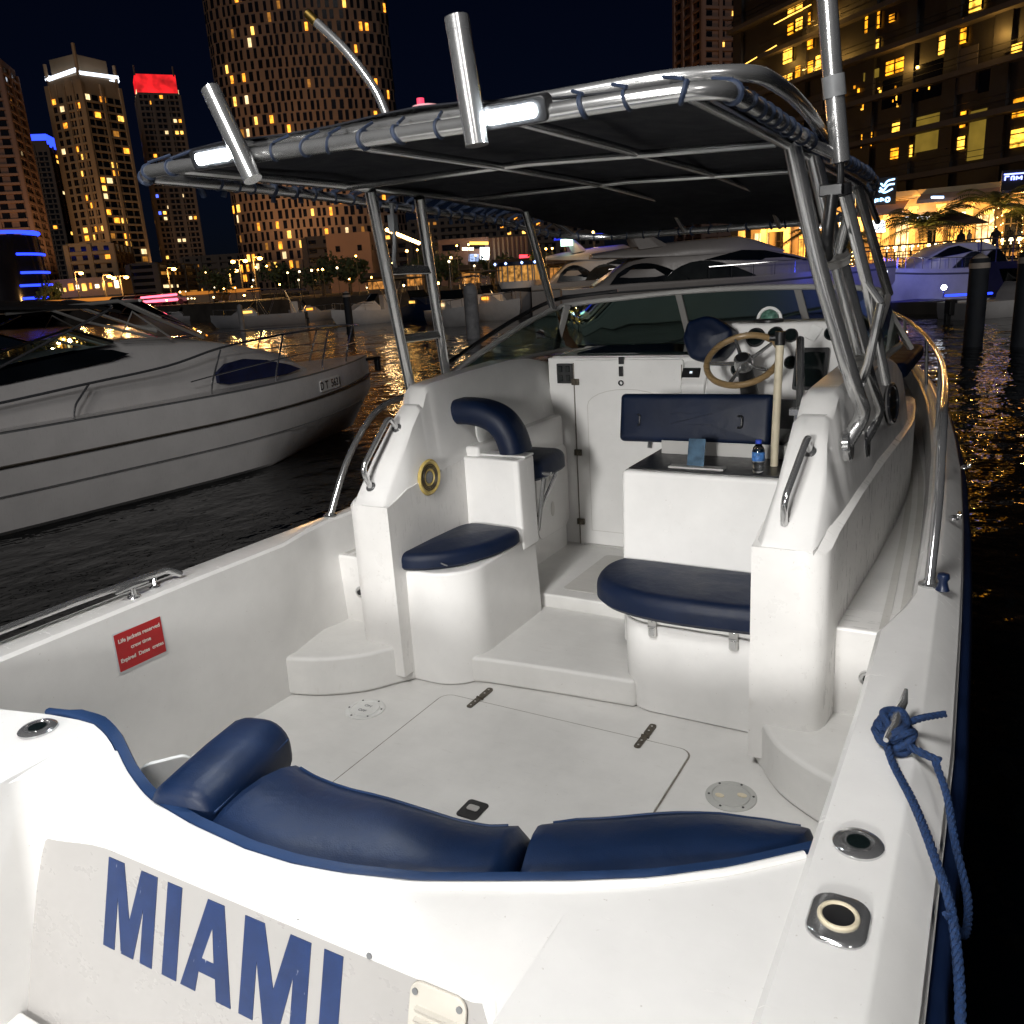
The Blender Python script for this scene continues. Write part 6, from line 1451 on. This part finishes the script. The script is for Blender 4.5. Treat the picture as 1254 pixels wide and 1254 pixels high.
moored('boat with dark canvas cover just left of the trawler', 602, 391, 6.5, 2.4, HR - 1.0, .9, MAT['hullwhite'], 'bimini', lit=3)
moored('small blue hulled cabin boat between the console boat and the white boat', 512, 392, 6.2, 2.3, HR - .9, .85, MAT['navyhull'], 'bimini', MAT['tarp'], lit=1)
moored('dark hulled sport boat moored behind the slim pile on the left', 268, 387, 6.4, 2.3, HR + PI - .2, .8, MAT['navyhull'], 'console', MAT['tarp'], lit=2)
moored('grey tender with upright console just left of the ladder foot', 372, 393, 5.2, 2.0, HR + .3, .6, MAT['hullgrey'], 'console', MAT['bluetarp'], lit=3)
moored('small white launch tucked close under the quay behind the grey pile', 585, 384, 5.0, 2.0, HR + 1.2, .7, MAT['hullwhite'], 'bimini', MAT['bluetarp'], lit=1)
moored('white boat moored between the trawler and the large yacht', 690, 381, 7.5, 2.6, HR + .2, .95, MAT['hullwhite'], 'bimini', MAT['tarp'])
moored('pale dinghy lying by the right hand piles', 1232, 386, 4.2, 1.9, HR + .1, .55, MAT['hullwhite'], 'open', name='dinghy')
moored('low boat with dark cover moored behind the ladder foot', 395, 388, 6.0, 2.3, HR + PI, .6, MAT['hullgrey'], 'open')
# trawler with lit wheelhouse
p, M = boat_matrix(641, 386, HR - PI/2 - .15); tw = thing('harbour_trawler', tuple(p), 'tall boat with a lit round wheelhouse and blue roof lights facing us', 'boat'); M = M @ Matrix.Translation((0, 5, 0))
bpy.context.view_layer.update()
secs = hull_secs(10, 3.0, lambda t: 1.25*(1+.3*math.exp(-t*3)), -.4, n=12); mb = MB(M); mb.loft(secs, False, False); mb.build('hull', MAT['hullgrey'], tw, smooth=40)
mb = MB(M); mb.loft([[(q[0][0]*k, q[0][1], q[0][2]-.06) for k in (-1, 0, 1)] for q in secs], False, False); mb.build('deck', MAT['hullgrey'], tw)
mb = MB(M); P = [(math.sin(a*PI/8)*1.12, -2.6 + math.cos(a*PI/8)*.8) for a in range(-4, 5)] + [(1.12, -6.5), (-1.12, -6.5)]
mb.prism(P, 1.1, 1.75); mb.build('lower_cabin', MAT['tarp'], tw, smooth=40)
mb = MB(M); mb.prism(P, 1.75, 2.15); mb.build('cabin_band', MAT['hullwhite'], tw, smooth=40)
mb = MB(M); mb.prism(inset2(P, .08), 2.15, 3.05); mb.build('wheelhouse_window', emit('wheelhouse_glow', (1, .46, .10), .8, var=.9, scale=5), tw, smooth=40)
mb = MB(M)
for x, y in P: mb.box((x*.98, y, 2.6), (.07, .07, .95))
mb.build('window_post', MAT['hullgrey'], tw, smooth=0)
mb = MB(M); mb.prism(inset2(P, -.18), 3.05, 3.28); mb.build('roof', MAT['navyhull'], tw, smooth=40)
for x, y in inset2(P, -.19)[1:8:2]: mb = MB(M @ Matrix.Translation((x, y, 3.2))); mb.lathe([(.01, -.08), (.09, 0), (.01, .08)], 8); mb.build('roof_lamp', emit('roof_lamp_blue', (.3, .45, 1), 6), tw)

# large white motor yacht beyond the bow
def yacht(label, pos, rz, L, B, name='motor_yacht', fly=True, hullm=None, zsc=1):
    M = Matrix.Translation(pos) @ Matrix.Rotation(rz, 4, 'Z') @ Matrix.Diagonal((1, 1, zsc, 1)); r = thing(name, tuple(pos), label, 'yacht'); hm = hullm or MAT['yachtwhite']
    secs = hull_secs(L, B, lambda t: 1.95*(1+.22*math.exp(-t*3)), -.5, n=18, flare=.96); mb = MB(M); mb.loft(secs, False, False); mb.f.append(tuple(i + len(secs[0])*18 for i in range(len(secs[0])))); mb.build('hull', hm, r, smooth=40)
    rows = [[(q[0][0]*k, q[0][1], q[0][2]-.05) for k in (-1, -.5, 0, .5, 1)] for q in secs]; mb = MB(M); mb.loft(rows, False, False); mb.build('deck', hm, r)
    rows = lambda s: [[((q[0][0]+.01)*s, q[0][1], q[0][2]-.25), ((q[0][0]+.06)*s, q[0][1], q[0][2]-.30), ((q[0][0]+.01)*s, q[0][1], q[0][2]-.36)] for q in secs]
    for s in (1, -1): mb = MB(M); mb.loft(rows(s)); mb.build('rub_rail', MAT['grey'], r)
    k = L/15; w = B/2
    def cabin(tab, nm, mat, sm=45):
        mb = MB(M); mb.loft([[(a, y*k, z0), (a*.985, y*k, z0+(z-z0)*.55), (a*.86, y*k, z-.06), (a*.7, y*k, z), (0, y*k, z+.06), (-a*.7, y*k, z), (-a*.86, y*k, z-.06), (-a*.985, y*k, z0+(z-z0)*.55), (-a, y*k, z0)] for y, a, z0, z in tab]); return mb.build(nm, mat, r, smooth=sm)
    cabin([(-2.2, .3, 1.9, 2.05), (-3.2, w*.55, 1.9, 2.40), (-4.6, w*.74, 1.9, 2.95), (-6.2, w*.82, 1.9, 3.45), (-7.6, w*.84, 1.9, 3.60), (-10.5, w*.84, 1.9, 3.55), (-12.0, w*.82, 1.9, 3.2), (-13.0, w*.80, 1.9, 2.5), (-13.6, w*.78, 1.9, 2.05)], 'superstructure', hm)
    if fly:
        cabin([(-5.2, w*.45, 3.2, 3.35), (-6.4, w*.70, 3.3, 3.85), (-7.2, w*.76, 3.3, 4.12), (-9.5, w*.78, 3.3, 4.05), (-12.2, w*.74, 3.4, 3.85), (-13.6, w*.68, 3.5, 3.68)], 'flybridge', hm)
    TAB = [(-2.2, .3, 1.9, 2.05), (-3.2, w*.55, 1.9, 2.40), (-4.6, w*.74, 1.9, 2.95), (-6.2, w*.82, 1.9, 3.45), (-7.6, w*.84, 1.9, 3.60), (-10.5, w*.84, 1.9, 3.55), (-12.0, w*.82, 1.9, 3.2), (-13.0, w*.80, 1.9, 2.5), (-13.6, w*.78, 1.9, 2.05)]
    def hug(y, z):
        a = interp([(-q[0], q[1]) for q in TAB], -y); zt = interp([(-q[0], q[3]) for q in TAB], -y)
        return interp([(1.9, a), (1.9+(zt-1.9)*.55, a*.985), (zt-.06, a*.86), (zt, a*.7)], z) + .085
    def sidewin(P, off, nm, mat):
        for s in (1, -1):
            n = len(P); mb = MB(M)
            P = [(y, min(z, interp([(-q[0], q[3]) for q in TAB], -y)-.12)) for y, z in P]; mb.add([(hug(y, z)*s, y*k, z) for y, z in P] + [((hug(y, z)-.15)*s, y*k, z) for y, z in P], [tuple(range(n))] + [(i, (i+1) % n, n+(i+1) % n, n+i) for i in range(n)]); mb.build(nm, mat, r, smooth=0)
    arc = lambda y0, y1, z0, h, n=10: [(y0 + (y1-y0)*i/n, z0 + h*math.sin(PI*min(1, (i/n)*.5+.5*(i/n)**.6))) for i in range(n+1)]
    sidewin(arc(-12.9, -9.4, 2.10, .98), w*.84+.02, 'saloon_window', MAT['window'])
    sidewin(arc(-10.6, -6.6, 2.10, .92), w*.84+.05, 'saloon_window', MAT['window2'])
    sidewin([(-8.8, 3.05), (-7.2, 3.42), (-6.2, 3.38), (-4.9, 2.98), (-4.2, 2.72), (-5.6, 2.80), (-7.0, 2.90)], w*.84+.03, 'wheelhouse_window', MAT['window'])
    q = [(a[0][0]*.95, a[0][1], a[0][2]) for a in secs[1:13]]
    for s in (1, -1):
        mb = MB(M); mb.tube(spline([(x*s, y, z+.65) for x, y, z in q], 3), .022, 6)
        for x, y, z in q: mb.tube([(x*s, y, z), (x*s, y, z+.65)], .014, 5)
        mb.build('deck_rail', MAT['chrome'], r)
    if fly:
        for s in (1, -1):
            mb = MB(M); mb.loft([[(s*w*.72, -11.6*k, 3.75), (s*w*.72, -10.7*k, 3.85), (s*w*.66, -10.2*k, 3.85), (s*w*.66, -11.2*k, 3.75)], [(s*w*.58, -12.0*k, 4.75), (s*w*.58, -11.5*k, 4.80), (s*w*.52, -11.5*k, 4.80), (s*w*.52, -12.0*k, 4.75)]]); mb.build('radar_arch', hm, r, bevel=.04)
        mb = MB(M); mb.box((0, -11.75*k, 4.80), (w*1.2, .5, .10)); mb.build('arch_top', hm, r, bevel=.04)
        mb = MB(M @ Matrix.Translation((0, -11.7*k, 4.85))); mb.lathe([(.2, 0), (.28, .1), (.22, .3), (.02, .36)], 16); mb.build('radome', hm, r)
    return M, r
MAT['yachtwhite'] = gelcoat('yacht_white', (.36, .33, .31), .6, .3)
MAT['window2'] = simple('grey_yacht_window', (.03, .035, .035), .12, var=.4, scale=.8, spec=.7)
def ypos(px, d): p = at(px, 345, d); return Vector((p.x, p.y, WATER))
yacht('large white motor yacht with sweeping dark windows seen beyond the windscreen', ypos(1085, 40) + RH*.4, HR - .05, 15.6, 4.4, zsc=.86)
M, r = yacht('second motor yacht behind the large one with a canvas top glowing blue over its flybridge', ypos(868, 52), HR - .02, 10.8, 3.8, hullm=MAT['yachtwhite'], zsc=.93)
mb = MB(M); mb.loft([[(x, y, 4.95 - .1*abs(x)) for x in (-1.5, 0, 1.5)] + [(x, y, 4.88 - .1*abs(x)) for x in (1.5, 0, -1.5)] for y in (-5.4, -7.2, -9.2)]); mb.build('flybridge_top', emit('blue_glow_canvas', (.02, .05, 1), .7), r)  # blue light on the canvas is put in as its own glow
mb = MB(M @ Matrix.Translation((1.5, -8.6, 4.45))); mb.box((0, 0, 0), (.3, .7, .42)); mb.build('cabin_lamp', emit('cabin_lamp_green', (.65, 1, .82), 2.5), r)
Mb, rb_ = yacht('motor yacht bathed in blue light moored behind the right hand piles, bow to the left', ypos(1076, 40.5), HR + PI + .10, 6.6, 2.8, fly=False, zsc=.74, hullm=MAT['hullwhite'])
s = panel(1069, 331.5, 1087, 335, 39.5, WHITEP, 'lit_name_board'); tag(s, 'small white glowing board on the bow of the blue lit yacht', 'light strip')
# floating pontoon and dock lamp on the right
pa, pb = onwater(1075, 384), onwater(1330, 388)
d_ = (pb-pa).normalized(); n_ = Vector((-d_.y, d_.x, 0))
mb = MB(); mb.prism([tuple(v)[:2] for v in (pa, pb, pb+n_*2.2, pa+n_*2.2)], WATER-.2, WATER+.45); pt = mb.build('floating_pontoon', MAT['quay'], smooth=0); tag(pt, 'low dark floating pontoon in front of the blue lit yacht', 'pontoon')
c = at(1156, 352, 35.5); dl = thing('dock_lamp', (c.x, c.y, WATER+.45), 'small white dock lamp on the pontoon in front of the blue lit yacht', 'lamp')
mb = MB(); mb.tube([(c.x, c.y, WATER+.45), (c.x, c.y, c.z)], .03, 6); mb.build('pole', MAT['steel'], dl)
mb = MB(Matrix.Translation(c)); mb.lathe([(.11*math.sin(a*PI/10)+.0005, -.11*math.cos(a*PI/10)) for a in range(11)], 16); mb.build('lamp_globe', emit('dock_lamp_white', (.8, .88, 1), 16), dl)
sa, sb_ = at(1158, 362, 36), at(1215, 359, 37); mb = MB(); mb.tube([sa, sb_], .05, 6); tag(mb.build('blue_edge_light', LEDB), 'blue edge light along the pontoon left of the thick pile', 'light strip')
# piles
MAT['greypile'] = simple('grey_pile', (.30, .30, .31), .7, var=.3, scale=3)
def pile(px, pytop, pybase, label, r, capped=True):
    b = onwater(px, pybase); d = (b-CAMP).dot(FH); t = at(px, pytop, d); o = thing('mooring_pile', (b.x, b.y, WATER), label, 'pile', 'mooring piles')
    mb = MB(Matrix.Translation((b.x, b.y, 0))); mb.lathe([(r, WATER-1), (r, t.z-.5*r)], 20); mb.build('shaft', MAT['piling'] if capped else MAT['greypile'], o)
    mb = MB(Matrix.Translation((b.x, b.y, t.z))); mb.lathe([(r*1.06, -r*1.55), (r*1.05, -r*1.1), (r*.72, -r*.35), (r*.3, -.02), (.01, 0)], 20); mb.build('cap', MAT['pilecap'] if capped else MAT['greypile'], o)
pile(1191, 311, 424, 'thick dark pile with pale cone cap rising right of the blue lit yacht', .225); pile(1251, 302, 424, 'dark pile cut off by the right edge of the photo', .25)
pile(580, 346, 414, 'grey pile standing left of the trawler', .30, False); pile(429, 356, 404, 'pale pile left of the console boat by the ladder', .22); pile(298, 372, 408, 'slim pile before the grey open boat', .16, False); 

STALL = emit('stall_glow', (1, .40, .08), .9, var=.95, scale=2.6)
# small lights strung along the far quay, and bright low stalls
rq = random.Random(31)
for k in range(46):
    t = k/45; px = 205 + 520*t + rq.uniform(-5, 5); p = at(px, 345, interp([(205, 98), (420, 74), (640, 60), (730, 57)], px)); zz = GZ + rq.choice([.6, 1.4, 2.4, 3.2])
    r = thing('quay_lamp', (p.x, p.y, GZ), 'small lamp post of the row of little lights along the far quay', 'lamp', 'little lamps along the far quay')
    mb = MB(); mb.tube([(p.x, p.y, GZ), (p.x, p.y, zz)], .03, 5); mb.build('post', MAT['bronze'], r)
    mb = MB(Matrix.Translation((p.x, p.y, zz))); q_ = rq.uniform(.05, .10); mb.lathe([(q_*math.sin(a*PI/8)+.0005, -q_*math.cos(a*PI/8)) for a in range(9)], 10); mb.build('lamp_globe', rq.choice([LAMPW, LAMPW, LAMPW, LAMPW2, LAMPW2, WARMW]), r)
for k in range(5):
    px = 455 + k*58 + rq.uniform(-6, 6); d = interp([(420, 80), (640, 66), (730, 64)], px); p = at(px, 345, d)
    r = thing('quay_stall', (p.x, p.y, GZ), 'small open stall with a glowing front on the far quay', 'stall', 'glowing stalls along the far quay'); M = Matrix((RH, FH, Vector((0, 0, 1)))).transposed().to_4x4(); M.translation = (p.x, p.y, GZ)
    w = rq.uniform(1.3, 2.6); h = rq.uniform(1.4, 2.0)
    mb = MB(M); mb.box((0, .8, h/2), (w, 1.4, h)); mb.build('counter_box', MAT['conc_dark'], r, smooth=0)
    mb = MB(M); mb.loft([[(x, -.7, h), (x, 1.5, h+.35), (x, 1.5, h+.28), (x, -.7, h-.07)] for x in (-w*.6, w*.6)]); mb.build('canopy', MAT['conc_dark'], r, smooth=0)
    mb = MB(M); mb.box((0, .08, h*.55), (w*.85, .05, h*.55)); mb.build('glowing_front', rq.choice([STALL, STALL, EW[3]]), r, smooth=0)
# ------------------------------------------------------------------ world, lights, camera
w = bpy.data.worlds.new('World'); sc.world = w; w.use_nodes = True
nt = w.node_tree; bg = nt.nodes['Background']
sky = nt.nodes.new('ShaderNodeTexSky'); sky.sky_type = 'NISHITA'; sky.sun_disc = False
SUN_EL, SUN_AZ = math.radians(24), math.radians(143)
sky.sun_elevation = SUN_EL; sky.sun_rotation = SUN_AZ
hs = nt.nodes.new('ShaderNodeMix'); hs.data_type = 'RGBA'; hs.blend_type = 'MULTIPLY'; hs.inputs['Factor'].default_value = 1; hs.inputs['B'].default_value = (.45, .62, 1.5, 1)
nt.links.new(sky.outputs[0], hs.inputs['A']); nt.links.new(hs.outputs['Result'], bg.inputs[0]); bg.inputs[1].default_value = .0007
def light(name, typ, loc, target, energy, col=(1, 1, 1), **kw):
    l = bpy.data.lights.new(name, typ); l.energy = energy; l.color = col
    for k, v in kw.items(): setattr(l, k, v)
    o = bpy.data.objects.new(name, l); COL.objects.link(o); o.location = loc
    if target is not None: o.rotation_euler = (Vector(target) - Vector(loc)).to_track_quat('-Z', 'Y').to_euler()
    return o
# night glow of the city as the one weak sun
sdir = Vector((math.sin(SUN_AZ)*math.cos(SUN_EL), math.cos(SUN_AZ)*math.cos(SUN_EL), math.sin(SUN_EL)))
light('night_glow_sun', 'SUN', (0, 0, 30), (Vector((0, 0, 30)) - sdir), .34, (1, .96, .92), angle=math.radians(12))
# two added, unseen floods behind the stern in place of a camera flash
light('added_stern_flood', 'AREA', (.9, -7.0, 2.75), (.0, 3.4, .8), 80, (1, .985, .96), shape='DISK', size=1.2, spread=math.radians(62))
light('added_stern_flood', 'AREA', (.35, -.9, 4.5), (.0, 2.4, .2), 190, (1, .985, .965), shape='DISK', size=1.1)
# beams of the two lit work lamps on the canopy
light('work_lamp_beam', 'SPOT', (LP[0][0], LP[0][1]-.03, LP[0][2]-.01), (-.10, .80, .55), 45, (.88, .94, 1), spot_size=math.radians(48), spot_blend=.35, shadow_soft_size=.04)
light('work_lamp_beam', 'SPOT', (LP[1][0], LP[1][1]-.03, LP[1][2]-.01), (.0, .55, .5), 45, (.88, .94, 1), spot_size=math.radians(38), spot_blend=.35, shadow_soft_size=.04)

# the lit lamps of the far bank really light their surroundings
AM = (1, .52, .16)
for k, p in enumerate(lamp_pts): light('lamp_glow', 'POINT', (p.x - FH.x*.8, p.y - FH.y*.8, p.z-.5), None, 1500, AM, shadow_soft_size=.3)
for px, d, z, e in ((-20, 215, 8, 30000), (95, 235, 6, 60000), (60, 160, 5, 9000), (200, 275, 8, 26000), (300, 180, 5, 42000), (360, 184, 6, 60000), (440, 180, 6, 60000), (860, 195, 20, 26000), (600, 138, 4, 6000), (430, 128, 4, 5000)):
    p = gpos(px, d, z); light('facade_uplight', 'SPOT', tuple(p), tuple(p + FH*24 + Vector((0, 0, 46))), e*.36, (1, .55, .24), spot_size=math.radians(120), spot_blend=.8, shadow_soft_size=.6)
for k in range(9):
    q = ra + ru*(RL*(.06+.11*k)) + rn*1.0; light('terrace_lamp_glow', 'POINT', (q.x, q.y, GZ+2.9), None, 700, (1, .50, .13), shadow_soft_size=.15)
for o_, H_ in pl[:3]: light('palm_uplight', 'SPOT', tuple(o_ - FH*1.2 + Vector((0, 0, .3))), tuple(o_ + Vector((0, 0, H_))), 700, (1, .58, .15), spot_size=math.radians(80), spot_blend=.6, shadow_soft_size=.08)
p = ypos(1100, 34.5); light('blue_quay_glow', 'AREA', (p.x, p.y, WATER+1.9), tuple(ypos(1110, 41) + Vector((0, 0, .8))), 110, (.05, .08, 1), size=2.0)
for x_, y_ in ((320, 95), (395, 85), (200, 270), (290, 300), (720, 290), (1130, 145), (420, 250)):
    q = ga(900 + x_/3.542, y_/3.542, 1.0); light('balcony_lamp_glow', 'POINT', tuple(q), None, 120, (1, .55, .12), shadow_soft_size=.1)
for px, d in ((470, 62), (560, 56), (640, 52), (700, 50), (330, 78)):
    q = at(px, 330, d); light('quay_lamp_glow', 'POINT', (q.x, q.y, GZ+3.5), None, 130, (1, .60, .26), shadow_soft_size=.2)
cam = bpy.data.cameras.new('camera'); co = bpy.data.objects.new('camera', cam); COL.objects.link(co)
cam.sensor_width = 36; cam.sensor_fit = 'HORIZONTAL'; cam.lens = 1015/1254*36
R = Matrix(((0.86476162, 0.4983702, -0.06176153), (0.08462844, -0.26585164, -0.96029211), (-0.49500037, 0.82519698, -0.27207459)))  # columns: boat x,y,z in camera (right, down, forward)
Mx = R.transposed()   # camera (right, down, fwd) -> world
right, down, fw = [Mx @ Vector(v) for v in ((1, 0, 0), (0, 1, 0), (0, 0, 1))]
mw = Matrix((right, -down, -fw)).transposed().to_4x4(); mw.translation = Vector((1.476, 0, 1.8)); co.matrix_world = mw
cam.clip_start = .02; cam.clip_end = 3000
sc.camera = co
sc.view_settings.view_transform = 'Standard'; sc.view_settings.look = 'None'; sc.view_settings.exposure = 0; sc.view_settings.gamma = 1
sc.cycles.use_denoising = True
sc.cycles.max_bounces = 7; sc.cycles.diffuse_bounces = 3; sc.cycles.glossy_bounces = 4; sc.cycles.transmission_bounces = 6; sc.cycles.transparent_max_bounces = 6
sc.cycles.sample_clamp_indirect = 4; sc.cycles.sample_clamp_direct = 0
sc.cycles.caustics_reflective = False; sc.cycles.caustics_refractive = False
